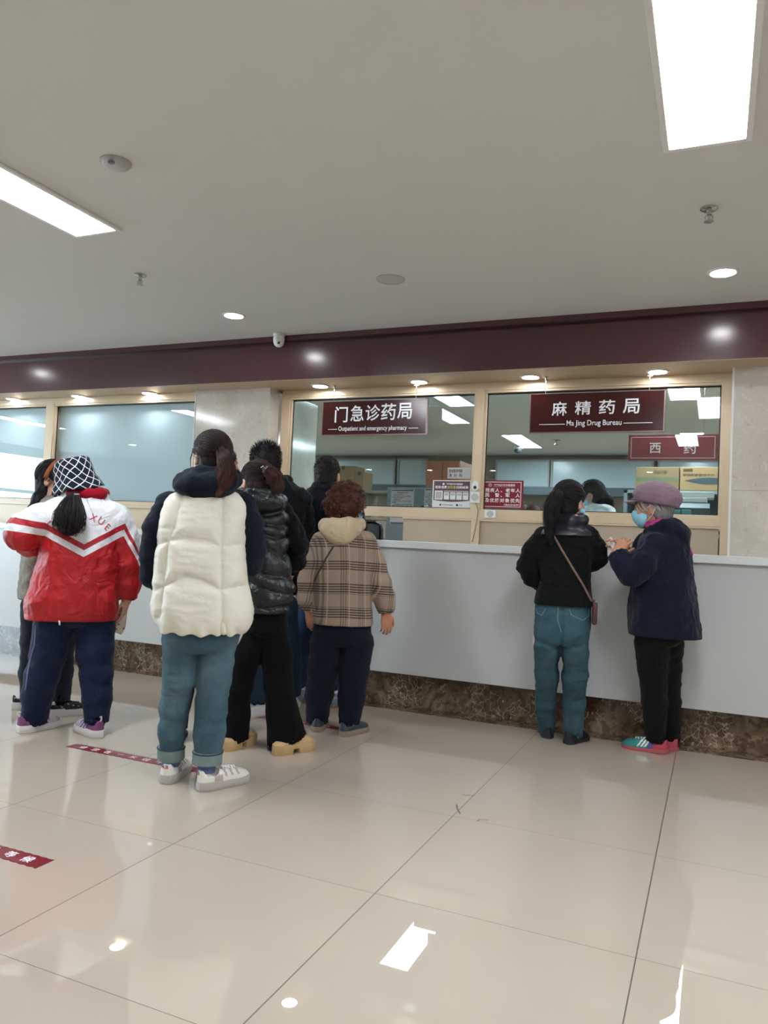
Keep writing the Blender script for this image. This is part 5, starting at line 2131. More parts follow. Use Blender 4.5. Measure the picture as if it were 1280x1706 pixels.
strands(ps, [.0013] * len(ps), 'hair_strands', HAIR_BR, P, po, tips=lambda q: np.linspace(.25, .9, len(q)), seed=2)
ps = [[at(-.07, .055, .05), at(-.082, .055, -.01), at(-.08, .05, -.06)], [at(-.068, .06, .05), at(-.08, .062, 0), at(-.076, .058, -.05)]]
strands(ps, [.002] * 2, 'loose_strands', HAIR_BR, P, seed=4)

# ---------------- woman in the black puffer vest
P = Person(440, 1250, 'woman in a shiny black puffer vest, flared black trousers and tan clogs, back turned')
rows = P.rows([(832, 408, 470, .085, 0), (842, 399, 477, .11, 0), (856, 394, 480, .13, 0), (880, 393, 479, .145, 0), (920, 395, 479, .15, 0), (955, 400, 486, .155, 0), (985, 404, 491, .16, 0),
               (1006, 408, 482, .15, 0), (1021, 411, 477, .14, 0)])
aL = P.pts([(404, 856, .02, 18), (394, 900, .04, 16), (398, 938, .12, 14), (430, 948, .24, 11)])
aR = P.pts([(470, 856, .02, 19), (488, 884, .04, 19), (497, 910, .06, 17), (494, 936, .12, 14), (486, 950, .2, 11)])
lL = leg(P, [(432, 1052, 22), (412, 1095, 22), (400, 1145, 20), (395, 1190, 21), (391, 1236, 25)], (396, 1244))
lR = leg(P, [(454, 1052, 26), (461, 1095, 25), (464, 1140, 24), (470, 1185, 26), (479, 1236, 35)], (488, 1248))
hips = P.rows([(1000, 414, 477, .11, 0), (1030, 412, 479, .125, 0), (1060, 414, 481, .12, 0)])
head = (427, 806, .02, 28, -12, 4, .94)
at, Mh, c, s = make_body(P, head, rows, [aL, aR], [lL, lR], [arm_hand(aL, (0, 0, 1)), arm_hand(aR, (0, 0, 1), -1)])
BLK = cloth('black_jersey', (13, 13, 15), .9)
g = Grid(*P.bounds([aL, aR], .05), .008)
g.chain(aL, .03, True, .007)
g.chain(aR, .03, True, .007)
P.part('sweater', g, BLK, fold=FOLD_SOFT, label='black sweater sleeves under the vest')
t = NT('shiny_black_nylon')
t.base(t.mix(t.noise(9), lin((15, 19, 20)), lin((24, 29, 31))))
t.set(Roughness=.3)
t.bump(t.noise(26, 3, .5, None, 1.6), .6, .014)
SHINY = t.m


def crumple(V, F):
    N = vnormals(V, F)
    z = V[:, 2]
    d = .022 * np.abs(np.sin(z * 36 + 5 * fbm(V, (5, 5, 5), 2, 2) + 1)) ** .7 + .016 * (.5 - np.abs(fbm(V, (9, 9, 7), 9)) * 3.2) - .012
    hem = P.L(0, 1006, 0)[2]
    k = np.clip((z - hem) / .02, 0, 1)
    rib = .004 * np.sin(np.arctan2(V[:, 1], V[:, 0] - P.L(440, 1010, 0)[0]) * 60) * (1 - k)
    return V + N * (d * k + rib - .004)[:, None]


def p4collar(g):
    g.chain(P.pts([(404, 812, .04, 13), (407, 816, -.05, 15), (424, 826, -.12, 17), (446, 832, -.12, 17), (460, 834, -.05, 14), (458, 834, .06, 13), (430, 825, .1, 12), (404, 812, .04, 12)]), .025)
    g.ell(P.L(432, 838, -.09), (.12, .06, .05), None, .03)


garment(P, 'puffer_vest', rows, [], SHINY, post=crumple, extra=p4collar, n=2.5, res=.0065, label='shiny black puffer vest')
trousers(P, hips, [lL, lR], cloth('black_twill', (10, 10, 11), .92, sheen=.02), [(.006, (6, 6, 3), 'n', 4), (.004, (12, 12, 6), 'ridge', 5)], ends=[(.28, 0, -.95), (.38, 0, -.92)])
tan = plain('tan_leather', (196, 164, 120), .4, var=.05)
for he, to in (((374, 1252), (416, 1236)), ((456, 1258), (531, 1244))):
    shoe_px(P, he, to, L=.255, wd=.1, style='clog', up=tan, sole_mat=plain('tan_platform', (188, 156, 110), .45, var=.05), hs=.05, ank=.066, toe_h=.07, label='chunky tan clog')
hp = [tuple(at(.02, -.10, .035)) + (.022,)] + P.pts([(448, 785, -.10, 11), (459, 796, -.11, 13), (464, 812, -.12, 9), (462, 828, -.13, 3)])
g, hat_at = hair_cap(c, Mh, s, .014, .04, -.10)
ho, V, F = P.part('hair', g, HAIR_BR, attrs=lambda V: dict(tip=V[:, 0] * 0 + .08, rnd=V[:, 0] * 0 + .12), fold=[(.005, (55, 55, 12), 'ridge', 3)])
ps = scalp_strands(hat_at, (.04, -.12, .035), 300, 17, .0145, .04)
strands(ps, [.0013] * len(ps), 'hair_strands', HAIR_BR, P, ho, tips=lambda q: np.linspace(0, .25, len(q)), seed=1)
g = Grid(*P.bounds([hp], .03), .005)
g.chain([(x_, y_, z_, r_q * .78) for x_, y_, z_, r_q in hp], .02)
po, V, F = P.part('ponytail', g, HAIR_BR, attrs=lambda V: dict(tip=V[:, 0] * 0 + .35, rnd=V[:, 0] * 0 + .4), fold=[(.005, (70, 70, 6), 'ridge', 4)])
ps = tail_strands([(x, y, z, r * 1.15) for x, y, z, r in hp], 170, 8)
strands(ps, [.0013] * len(ps), 'hair_strands', HAIR_BR, P, po, tips=lambda q: np.linspace(.2, .75, len(q)), seed=2)
q = P.L(441, 779, -.135)
mb = MB()
for k in range(5):
    mb.lathe((q[0] - .014 + .007 * k, q[1], q[2] + .006 * math.sin(k * 1.7)), [(.001, -.006), (.005, 0), (.001, .006)], 'y', 8)
mb.obj('hair_clip', M['metal'], po, True, True)

# ---------------- man in black jacket with spiky hair
P = Person(455, 1200, 'man with spiky black hair in a black jacket, face turned left, behind the black vest')
rows = P.rows([(796, 430, 476, .06, 0), (806, 414, 494, .09, 0), (820, 402, 508, .115, 0), (840, 396, 512, .13, 0), (890, 394, 510, .135, 0), (940, 396, 503, .13, 0), (970, 398, 496, .125, 0), (990, 400, 494, .125, 0)])
aL = P.pts([(406, 834, 0, 18), (394, 880, .02, 16), (394, 930, .03, 15), (412, 958, .08, 12)])
aR = P.pts([(502, 834, 0, 19), (508, 880, .02, 17), (503, 920, .02, 15), (492, 945, .05, 12)])
lL = leg(P, [(434, 1015, 27), (431, 1065, 24), (430, 1115, 21), (430, 1166, 19)], (432, 1190))
lR = leg(P, [(470, 1015, 25), (479, 1065, 22), (484, 1110, 20), (486, 1154, 18)], (480, 1184))
hips = P.rows([(990, 406, 494, .11, -.02), (1020, 406, 496, .11, -.02), (1035, 408, 495, .10, -.02)])
at, Mh, c, s = make_body(P, (440, 774, .0, 50, -4, 0, 1.02), rows, [aL, aR], [lL, lR], [arm_hand(aL), arm_hand(aR, (0, -1, 0), -1)])
add_eyes(P, at, s)
garment(P, 'jacket', rows, [aL, aR], cloth('black_cotton', (15, 17, 20), .85), FOLD_SOFT, extra=lambda g: g.chain(P.pts([(432, 800, .05, 9), (436, 802, -.05, 10), (462, 803, -.07, 10), (478, 802, .02, 9)]), .02))
trousers(P, hips, [lL, lR], make_denim('dark_denim', (44, 64, 84)), FOLD_TROUSER)
wr_ = [plain('white_leather', (228, 226, 226), .4), plain('red_trim', (150, 24, 44), .5)]
for he, to in (((402, 1195), (464, 1187)), ((450, 1186), (502, 1174))):
    so, w2 = shoe_px(P, he, to, L=.275, wd=.1, up=wr_, fm=lambda q: ((q[:, 2] > .082) | ((q[:, 0] > .4) & (q[:, 0] < .6) & (q[:, 2] > .068))).astype(int), sole_mat=plain('white_rubber', (226, 224, 222), .5), hs=.032, laces=wr_[1], label='white sneaker with red trim')
    v, f = tube_mesh(w2([(.275 * u, -.0435 * np.interp(u, [0, .3, .68, .9, 1], [.5, .85, 1.08, .8, .3]), .006) for u in np.linspace(.02, .97, 14)]), .006, 6)
    mesh_obj('red_outsole', v, f, wr_[1], so, True, True)


def short_hair(P, c, Mh, s, mat, ln, n, seed, front=.06, nape=-.085, up=.0, thick=.008):
    g, hat_at = hair_cap(c, Mh, s, thick, front, nape, res=.005)
    ho, V, F = P.part('hair', g, mat, attrs=lambda V: dict(tip=V[:, 0] * 0, rnd=V[:, 0] * 0 + .1), fold=[(.003, (90, 90, 90), 'n', 3)])
    r_ = np.random.RandomState(seed)
    N = vnormals(V, F)
    sel = r_.choice(len(V), n)
    Mu = Mh @ np.array([0, .3, 1.])
    out = []
    for i in sel:
        l = ln(Mh.T @ (V[i] - c)) * (.6 + .6 * r_.rand())
        d = N[i] + up * Mu + r_.normal(size=3) * .25
        d /= np.linalg.norm(d)
        g2 = -Mu * .3
        out.append([V[i] - d * .004, V[i] + d * l * .5, V[i] + d * l + g2 * l * (0 if up else .8)])
    strands(out, [.0015] * n, 'hair_strands', mat, P, ho, seed=seed)
    return ho


short_hair(P, c, Mh, s, HAIR_DK, lambda q: .010 + .022 * np.clip((q[2] - .04) / .07, 0, 1), 1800, 3, .062, up=.6)

# ---------------- man in navy jacket at the counter
P = Person(528, 1184, 'man in a navy jacket and jeans at the counter below the outpatient sign')
rows = P.rows([(808, 526, 566, .06, 0), (816, 514, 580, .085, 0), (828, 505, 590, .10, -.01), (850, 500, 594, .11, -.01), (900, 498, 596, .115, -.01), (950, 498, 595, .115, -.01), (1012, 500, 594, .115, -.01)])
aL = P.pts([(509, 842, 0, 16), (500, 885, -.02, 15), (497, 930, -.02, 14), (497, 964, .0, 11)])
aR = P.pts([(588, 842, 0, 16), (596, 880, .02, 15), (593, 915, .02, 13), (580, 932, .06, 11)])
lL = leg(P, [(520, 1015, 23), (509, 1060, 19), (503, 1100, 17), (501, 1138, 15)], (500, 1173))
lR = leg(P, [(560, 1015, 23), (556, 1060, 19), (555, 1100, 17), (555, 1142, 15)], (553, 1179))
hips = P.rows([(995, 502, 582, .115, 0), (1020, 500, 582, .12, 0), (1035, 504, 580, .105, 0)])
hL = (P.L(497, 966, .0), (0, .1, -1), (-1, -.2, 0), -1, dict(s=.95, curl=.5))
at, Mh, c, s = make_body(P, (545, 793, .0, -14, -4, 0, 1.03), rows, [aL, aR], [lL, lR], [hL, arm_hand(aR, (0, 0, 1), -1)])
garment(P, 'jacket', rows, [aL, aR], cloth('navy_black_cloth', (20, 24, 34), .75), FOLD_SOFT, extra=lambda g: g.chain(P.pts([(528, 812, .05, 9), (531, 813, -.05, 9), (548, 814, -.075, 9), (564, 813, -.04, 9), (568, 812, .05, 9)]), .02))
trousers(P, hips, [lL, lR], make_denim('navy_denim', (46, 66, 94)), FOLD_TROUSER)
cm = [plain('white_knit', (222, 222, 224), .7), plain('light_blue_panel', (110, 150, 190), .6), plain('lilac_panel', (150, 130, 190), .6), plain('olive_tab', (190, 180, 110), .6)]
for he, to in (((499, 1172), (505, 1150)), ((551, 1179), (566, 1158))):
    shoe_px(P, he, to, L=.27, wd=.1, up=cm, fm=lambda q: np.where(q[:, 2] < .055, 1, np.where((q[:, 0] > .15) & (q[:, 0] < .4) & (q[:, 2] < .075), 2, np.where((q[:, 0] < .1), 3, 0))), sole_mat=plain('brownish_sole', (150, 134, 120), .6), laces=M['letter'], label='white, blue and lilac sneaker')
short_hair(P, c, Mh, s, make_hair('cropped_hair', (50, 44, 42)), lambda q: .006 + .010 * np.clip((q[2] - .0) / .09, 0, 1), 1600, 6, .06, -.052, thick=.003)


def slip(P, name, pxs, dy, mat, label, cat, thick=.002):
    q0 = P.L(*pxs[0], dy)
    o_ = thing(name, tuple(P.b + P.x * q0[0] + P.v * q0[1] + np.array([0, 0, q0[2]])), label, cat, rz=P.rz)
    A = [P.L(a, b, dy) - q0 for a, b in pxs]
    n_ = len(A)
    vs_ = [tuple(p) for p in A] + [tuple(p + np.array([0, thick, 0])) for p in A]
    fs_ = [tuple(range(n_)), tuple(range(2 * n_ - 1, n_ - 1, -1))] + [(i, n_ + i, n_ + (i + 1) % n_, (i + 1) % n_) for i in range(n_)]
    mesh_obj('sheet', vs_, fs_, mat, o_, False, True)
    return o_


slip(P, 'paper_slip', [(491, 982), (498, 979), (501, 994), (493, 998)], -.05, M['paper'], 'white paper slip held at the hip of the man in the navy jacket', 'paper')
slip(P, 'red_booklet', [(489, 957), (495, 955), (497, 978), (491, 981)], -.045, plain('crimson_card', (170, 22, 50), .4), 'small red booklet in the hand of the man in the navy jacket', 'booklet', .008)

# ---------------- woman in plaid jacket with curly hair
P = Person(565, 1218, 'woman with curly auburn hair in a plaid jacket and beige hood, back turned')
rows = P.rows([(878, 558, 594, .06, 0), (886, 540, 608, .085, 0), (896, 528, 618, .11, 0), (912, 524, 621, .125, 0), (940, 523, 619, .135, 0), (970, 521, 617, .14, 0), (1000, 520, 618, .145, 0), (1025, 521, 621, .15, 0), (1040, 522, 622, .15, 0)])
aL = P.pts([(534, 902, 0, 16), (521, 935, -.01, 17), (513, 968, 0, 16), (511, 996, .02, 15), (513, 1006, .03, 11), (514, 1017, .03, 10)])
aR = P.pts([(610, 902, 0, 17), (625, 940, 0, 17), (635, 972, 0, 17), (641, 996, .01, 17), (643, 1010, .01, 14), (644, 1021, .01, 12)])
lL = leg(P, [(544, 1072, 27), (538, 1115, 24), (532, 1160, 22), (528, 1202, 19)], (528, 1212))
lR = leg(P, [(594, 1072, 28), (590, 1115, 24), (586, 1160, 21), (582, 1207, 18)], (582, 1220))
hips = P.rows([(1020, 526, 617, .125, 0), (1050, 523, 619, .13, 0), (1075, 522, 617, .12, 0)])
hL = (P.L(515, 1019, .03), (.1, .05, -1), (-.7, -.7, 0), -1, dict(s=.85, curl=.35))
hR = (P.L(644, 1022, .01), (.08, .03, -1), (.35, -.93, .1), -1, dict(s=.92, curl=.45))
at, Mh, c, s = make_body(P, (579, 844, .02, -48, -4, 0, .95), rows, [aL, aR], [lL, lR], [hL, hR], SKIN_R)
zA = P.L(0, 900, 0)[2]


def plaid_uv(V):
    # sleeves: coordinates along each arm; trunk: across and up
    u = V[:, 0] + .8 * V[:, 1]
    v_ = V[:, 2].copy()
    return dict(pu=u + 1, pv=v_ + .05 * np.abs(V[:, 0]))


jk, jV, jF = garment(P, 'jacket', rows, [aL, aR], make_plaid(), [(.006, (6, 6, 4), 'n', 1), (.004, (13, 13, 12), 'ridge', 2)], attrs=plaid_uv)
HOOD = cloth('beige_fleece', (196, 178, 148), .95, 300, .5)
g = Grid(*P.bounds([P.pts([(567, 885, -.04, 70)])], .05), .006)
g.chain(P.pts([(548, 872, .05, 9), (543, 876, -.03, 11), (555, 876, -.09, 12), (580, 874, -.10, 12), (598, 874, -.05, 10), (600, 876, .04, 9)]), .025)
g.ell(P.L(568, 884, -.095), (.125, .045, .045), None, .03)
g.ell(P.L(566, 893, -.115), (.085, .035, .05), None, .03)
g.ell(P.L(570, 866, -.03), (.075, .06, .03), None, .01, True)
P.part('hood', g, HOOD, fold=[(.006, (10, 10, 10), 'n', 7), (.004, (20, 20, 20), 'ridge', 8)], label='beige hood over the collar')
v, f = ribbon_on(P, bvh(jV, jF), [(557, 909), (545, 928), (532, 952), (524, 968)], .010, .002)
P.mesh('bag_strap', v, f, plain('dark_brown_strap', (66, 54, 50), .7))
trousers(P, hips, [lL, lR], cloth('dark_navy_cloth', (21, 26, 38), .9), FOLD_TROUSER)
for he, to in (((527, 1220), (540, 1200)), ((568, 1227), (613, 1215))):
    shoe_px(P, he, to, L=.235, wd=.088, style='flat', up=plain('slate_leather', (50, 60, 68), .5), sole_mat=plain('taupe_rubber', (140, 122, 106), .6), hs=.03, ank=.085, toe_h=.05, label='slate blue slip-on shoe with a taupe sole')
face_mask(P, at, Mh, s)
HAIR_CU = make_hair('auburn_hair', (88, 52, 40))
g, hat_at = hair_cap(c, Mh, s, .026, .045, -.085, res=.006)
g.ell(hat_at(.0, -.03, .0), (.118, .115, .075), Mh, .03)
g.plane_cut(hat_at(0, .052, 0), Mh @ np.array([0, 1, -.5]), k=.02)
ho, V, F = P.part('hair', g, HAIR_CU, attrs=lambda V: dict(tip=V[:, 0] * 0, rnd=V[:, 0] * 0 + .25), fold=[(.016, (26, 26, 26), 'n', 3), (.01, (50, 50, 50), 'ridge', 4)])
r_ = np.random.RandomState(4)
N = vnormals(V, F)
curls = []
for i in r_.choice(len(V), 420):
    nrm = N[i]
    ax = np.cross(nrm, r_.normal(size=3))
    ax /= np.linalg.norm(ax)
    bx = np.cross(nrm, ax)
    rr, turns = .007 + .007 * r_.rand(), 1.2 + r_.rand()
    curls.append([V[i] + nrm * (.002 + rr * .6 + rr * .6 * math.sin(q)) + bx * rr * math.cos(q) + ax * (q * .0022) for q in np.linspace(0, 2 * PI * turns, 13)])
strands(curls, [.0019] * len(curls), 'curls', HAIR_CU, P, ho, seed=7)

# ---------------- woman in black jacket with the cross-body bag
P = Person(942, 1250, 'woman in short black jacket and teal jeans at the counter, long ponytail')
rows = P.rows([(866, 934, 972, .06, 0), (876, 916, 982, .08, 0), (886, 902, 990, .10, 0), (900, 895, 992, .115, 0), (925, 896, 989, .12, 0), (948, 900, 985, .115, 0), (968, 904, 983, .11, 0), (990, 896, 986, .12, 0), (1008, 889, 989, .13, 0)])
aL = P.pts([(902, 894, 0, 14), (888, 918, -.02, 15), (877, 946, -.01, 15), (888, 965, .05, 13), (905, 975, .11, 11)])
aR = P.pts([(984, 893, 0, 15), (996, 912, .01, 15), (998, 930, .02, 14), (990, 938, .07, 12), (975, 940, .11, 10)])
lL = leg(P, [(913, 1078, 22), (911.5, 1125, 19), (910, 1170, 16.5), (911, 1214, 15)], (913, 1226), .0)
lR = leg(P, [(958, 1078, 23), (958, 1125, 20.5), (957, 1170, 18), (955, 1223, 17.5)], (952, 1234), .0)
hips = P.rows([(990, 894, 984, .105, 0), (1025, 892, 984, .115, 0), (1055, 891, 983, .12, 0), (1076, 893, 981, .10, 0)])
at, Mh, c, s = make_body(P, (950, 838, .02, -36, -2, 0, .95), rows, [aL, aR], [lL, lR], [arm_hand(aL, (0, 0, 1)), arm_hand(aR, (0, 0, 1), -1)])
add_eyes(P, at, s)
BJ = cloth('black_suede', (13, 16, 16), .85)
jk, jV, jF = garment(P, 'jacket', rows, [aL, aR], BJ, FOLD_SOFT)
tj = bvh(jV, jF)
LE = plain('black_leather', (34, 36, 42), .35, var=.1)
g = Grid(*P.bounds([P.pts([(945, 880, 0, 60)])], .05), .006)
g.chain(P.pts([(934, 862, .04, 9), (934, 866, -.04, 11), (952, 868, -.075, 11), (970, 866, -.04, 10), (972, 864, .04, 9)]), .02)
yk = shrink_rows(P.rows([(872, 924, 976, .075, -.005), (880, 908, 986, .10, -.005), (888, 899, 991, .113, -.005), (893, 897, 992, .12, -.005)]), 1.0)
g.stack(yk, .02, 2.4)
P.part('leather_yoke', g, LE, jk, label='black leather shoulder yoke and collar')
DEN8 = make_denim('teal_denim', (54, 82, 92), (70, 98, 108))


def seatV(V, F):
    N = vnormals(V, F)
    xm = P.L(935, 1040, 0)[0]
    z0 = P.L(0, 1085, 0)[2]
    w_ = np.exp(-((V[:, 0] - xm) / .012) ** 2) * np.clip((V[:, 2] - z0) / .05 + .6, 0, 1) * (N[:, 1] < 0)
    return V - N * (.012 * w_)[:, None]


tr, tV, tF = trousers(P, hips, [lL, lR], DEN8, FOLD_TROUSER, post=seatV, res=.006)
tt8 = bvh(tV, tF)
ST = make_denim('pale_seam_denim', (104, 134, 146))
for q in ([(894, 1012), (896, 1020), (904, 1023), (910, 1012)], [(949, 1012), (952, 1022), (972, 1031), (981, 1024), (982, 1012)], [(931, 1010), (930, 1030), (936, 1050)]):
    v, f = ribbon_on(P, tt8, q, .004, .0015)
    P.mesh('pocket_seam', v, f, ST, tr)
for he, to in (((913, 1231), (908, 1214)), ((943, 1240), (978, 1229))):
    shoe_px(P, he, to, L=.235, wd=.085, style='flat', up=plain('black_shoe_leather', (26, 28, 34), .4), sole_mat=plain('black_rubber', (30, 32, 38), .6), hs=.024, ank=.08, toe_h=.045, label='plain black shoe')
face_mask(P, at, Mh, s)
hp = [tuple(at(.0, -.10, .045)) + (.022,)] + P.pts([(928, 828, -.12, 12), (919, 845, -.135, 12), (917, 868, -.14, 10), (916, 890, -.14, 7), (918, 906, -.14, 3)])
g, hat_at = hair_cap(c, Mh, s, .016, .045, -.09)
ho, V, F = P.part('hair', g, HAIR_DK, attrs=lambda V: dict(tip=V[:, 0] * 0, rnd=V[:, 0] * 0 + .1), fold=[(.005, (55, 55, 12), 'ridge', 3)])
ps = scalp_strands(hat_at, (-.02, -.12, .045), 380, 27, .0165, .045)
strands(ps, [.0013] * len(ps), 'hair_strands', HAIR_DK, P, ho, seed=1)
g = Grid(*P.bounds([hp], .03), .005)
g.chain([(x_, y_, z_, r_q * .78) for x_, y_, z_, r_q in hp], .02)
po, V, F = P.part('ponytail', g, HAIR_DK, attrs=lambda V: dict(tip=V[:, 0] * 0, rnd=V[:, 0] * 0 + .12), fold=[(.005, (70, 70, 6), 'ridge', 4)])
ps = tail_strands([(x, y, z, r * 1.15) for x, y, z, r in hp], 220, 8)
strands(ps, [.0013] * len(ps), 'hair_strands', HAIR_DK, P, po, seed=2)
mb = MB()
for a, b in ((930, 822), (933, 826), (930, 828)):
    mb.lathe(P.L(a, b, -.145), [(.001, -.005), (.0045, 0), (.001, .005)], 'y', 8)
mb.obj('hair_pearls', M['white_plastic'], po, True, True)
v, f = ribbon_on(P, tj, [(922, 890), (938, 918), (956, 948), (972, 974), (986, 1001)], .011, .003)
q0 = P.L(991, 1040, -.06)
ob = thing('crossbody_bag', tuple(P.b + P.x * q0[0] + P.v * q0[1] + np.array([0, 0, q0[2]])), 'small dark red cross-body bag at the hip of the woman in the black jacket', 'bag', rz=P.rz)
mesh_obj('strap', np.array(v) - q0, f, plain('taupe_strap', (130, 106, 92), .6), ob, True, True)
mb = MB()
a, b = P.L(986, 1040, -.06) - q0, P.L(996, 1001, -.06) - q0
mb.box(a[0], b[0], -.06, .10, a[2], b[2], .012)
mb.obj('bag_body', plain('oxblood_leather', (84, 40, 42), .4), ob, True, True)
mb = MB().box(a[0] + .004, b[0] - .004, -.064, -.058, a[2] + .02, (a[2] + b[2]) / 2, .002)
mb.obj('pocket', plain('oxblood_dark', (66, 30, 34), .45), ob, True, True)
q0 = P.L(889, 1079, .0)
ob = thing('pink_pouch', tuple(P.b + P.x * q0[0] + P.v * q0[1] + np.array([0, 0, q0[2]])), 'little pink pouch showing left of the jeans of the woman in the black jacket', 'pouch', rz=P.rz)
a, b = P.L(887, 1079, 0) - q0, P.L(893, 1058, 0) - q0
MB().box(a[0], b[0] + .03, -.01, .03, a[2], b[2], .008).obj('pouch_body', plain('pale_pink', (216, 178, 190), .6), ob, True, True)
mesh_obj('cord', *tube_mesh([(b[0] + .01, .01, b[2] - .003), (b[0] + .012, .03, b[2] + .1), (b[0] + .02, .07, b[2] + .22)], .003, 5), _mats['pale_pink'], ob, True, True)

# ---------------- elderly woman with the cap
P = Person(1098, 1270, 'elderly woman in a navy coat, mauve cap and mask, facing left at the counter')
rows = P.rows([(880, 1092, 1128, .075, 0), (890, 1074, 1140, .12, 0), (903, 1066, 1147, .14, 0), (930, 1060, 1151, .155, 0), (970, 1054, 1156, .165, 0), (1005, 1050, 1161, .17, 0), (1035, 1048, 1166, .175, 0), (1060, 1047, 1171, .175, 0)])
aL = P.pts([(1090, 908, -.12, 20), (1070, 938, -.17, 21), (1052, 955, -.18, 19), (1038, 940, -.17, 17), (1029, 922, -.15, 15)])
aR = P.pts([(1078, 905, .10, 18), (1062, 940, .10, 18), (1052, 950, .06, 16), (1044, 932, .0, 15), (1041, 918, -.03, 13)])
lL = leg(P, [(1088, 1068, 30), (1088, 1115, 24), (1091, 1170, 20), (1092, 1229, 18)], (1092, 1252), -.03)
lR = leg(P, [(1112, 1066, 28), (1112, 1115, 23), (1116, 1170, 19), (1119, 1233, 15)], (1114, 1247), .04)
hips = P.rows([(1035, 1062, 1136, .15, 0), (1060, 1060, 1138, .16, 0), (1075, 1062, 1134, .14, 0)])
pL = P.L(1030, 919, -.15)
pR = P.L(1042, 914, -.035)
hL = (pL, P.L(1044, 898, -.10) - pL, (0, -1, .3), 1, dict(s=.86, curl=.42))
hR = (pR, P.L(1024, 899, -.09) - pR, (.2, .3, 1), 1, dict(s=.86, curl=.38))
SKIN_O = make_skin('weathered_skin', (196, 140, 108))
at, Mh, c, s = make_body(P, (1088, 847, .0, 80, -6, 0, .94), rows, [aL, aR], [lL, lR], [hL, hR], SKIN_O, res=.005)
add_eyes(P, at, s)
COAT = cloth('navy_wool', (19, 24, 42), .95, 400, .4, .1, .1)


def hoodx(g):
    g.chain(P.pts([(1080, 884, -.05, 7), (1090, 878, -.09, 8), (1110, 873, -.09, 9), (1124, 877, -.03, 11), (1124, 877, .05, 11), (1106, 876, .09, 8), (1084, 884, .07, 7)]), .025)
    g.ell(P.L(1124, 884, -.02), (.075, .105, .04), None, .03)
    g.ell(P.L(1136, 893, -.02), (.04, .085, .045), None, .03)


garment(P, 'coat', rows, [aL, aR], COAT, FOLD_COAT, extra=hoodx, n=2.3, label='navy hooded coat')
MG = cloth('magenta_cloth', (170, 60, 120), .8)
g = Grid(*P.bounds([P.pts([(1032, 930, -.1, 30), (1095, 870, 0, 60)])], .05), .005)
g.chain(P.pts([(1033, 930, -.155, 14), (1029, 918, -.15, 13.5)]), .01, True, .005)
P.part('jumper_cuff', g, MG, label='magenta jumper cuff')
g = Grid(*P.bounds([P.pts([(1092, 872, -.06, 40)])], .03), .005)
g.chain(P.pts([(1080, 875, -.05, 6), (1088, 875, -.08, 6), (1100, 871, -.08, 6), (1108, 870, -.05, 6)]), .01)
P.part('jumper_neck', g, MG, label='magenta jumper neck')
v, f = tube_mesh([P.L(a, b, d) for a, b, d in ((1138, 896, -.05), (1146, 908, -.05), (1152, 926, -.04))], .012, 6)
P.mesh('bag_strap', v, f, MG)
q0 = P.L(1050, 1022, .10)
g = MB()
a, b = P.L(1044, 1022, .06), P.L(1056, 1005, .06)
g.box(a[0], b[0], .06, .12, a[2], b[2], .01)
g.obj('bag_corner', MG, P.o, True, True)
trousers(P, hips, [lL, lR], cloth('black_trouser_cloth', (15, 15, 17), .9), FOLD_TROUSER)


def e_fm(q):
    u, w_, z = q[:, 0], q[:, 1], q[:, 2]
    m_ = np.zeros(len(q), int)
    m_[u < .30] = 1
    m_[(u > .30) & (u < .40)] = 3
    ph = (u + z * 2.6 - .52) / .075
    m_[(u > .36) & (u < .68) & (z > .026) & (z < .075) & (ph > 0) & (ph < 3) & (np.mod(ph, 1) < .55)] = 2
    return m_


em = [plain('teal_suede', (44, 128, 124), .7), plain('coral_mesh', (176, 66, 78), .7), plain('white_stripe', (236, 236, 236), .5), plain('purple_panel', (84, 70, 140), .6)]
for he, to in (((1112, 1256), (1041, 1244)), ((1129, 1252), (1060, 1240))):
    shoe_px(P, he, to, L=.252, wd=.09, up=em, fm=e_fm, sole_mat=plain('coral_rubber', (168, 78, 82), .6), hs=.02, ank=.085, toe_h=.045, laces=em[2], label='teal and coral sneaker with three white stripes')
face_mask(P, at, Mh, s)
g, hat_at = hair_cap(c, Mh, s, .012, .03, -.125)
ho, V, F = P.part('hair', g, HAIR_GR, attrs=lambda V: dict(tip=V[:, 0] * 0, rnd=V[:, 0] * 0 + .12), fold=[(.004, (70, 70, 14), 'ridge', 3)])
ps = scalp_strands(hat_at, (0, -.10, -.12), 260, 27, .0135, .03, nape=-.11)
strands(ps, [.0014] * len(ps), 'hair_strands', HAIR_GR, P, ho, seed=1)
CAPM = cloth('mauve_cap_cloth', (136, 110, 124), .85, 120, .6, .25, .2, 25)
cc = np.array(at(0, -.022, .062))
g = Grid(cc - .19, cc + .19, .005)
Mc = rot_frame(80, 9, 0)
g.ell(cc + Mc[:, 2] * .006 - Mc[:, 1] * .006, (.112, .132, .084), Mc, .02)
g.plane_cut(cc - Mc[:, 2] * .032, -Mc[:, 2])
co, V, F = P.part('cap', g, CAPM, fold=[(.007, (18, 18, 18), 'n', 3), (.006, (14, 14, 30), 'ridge', 9)], label='mauve newsboy cap')
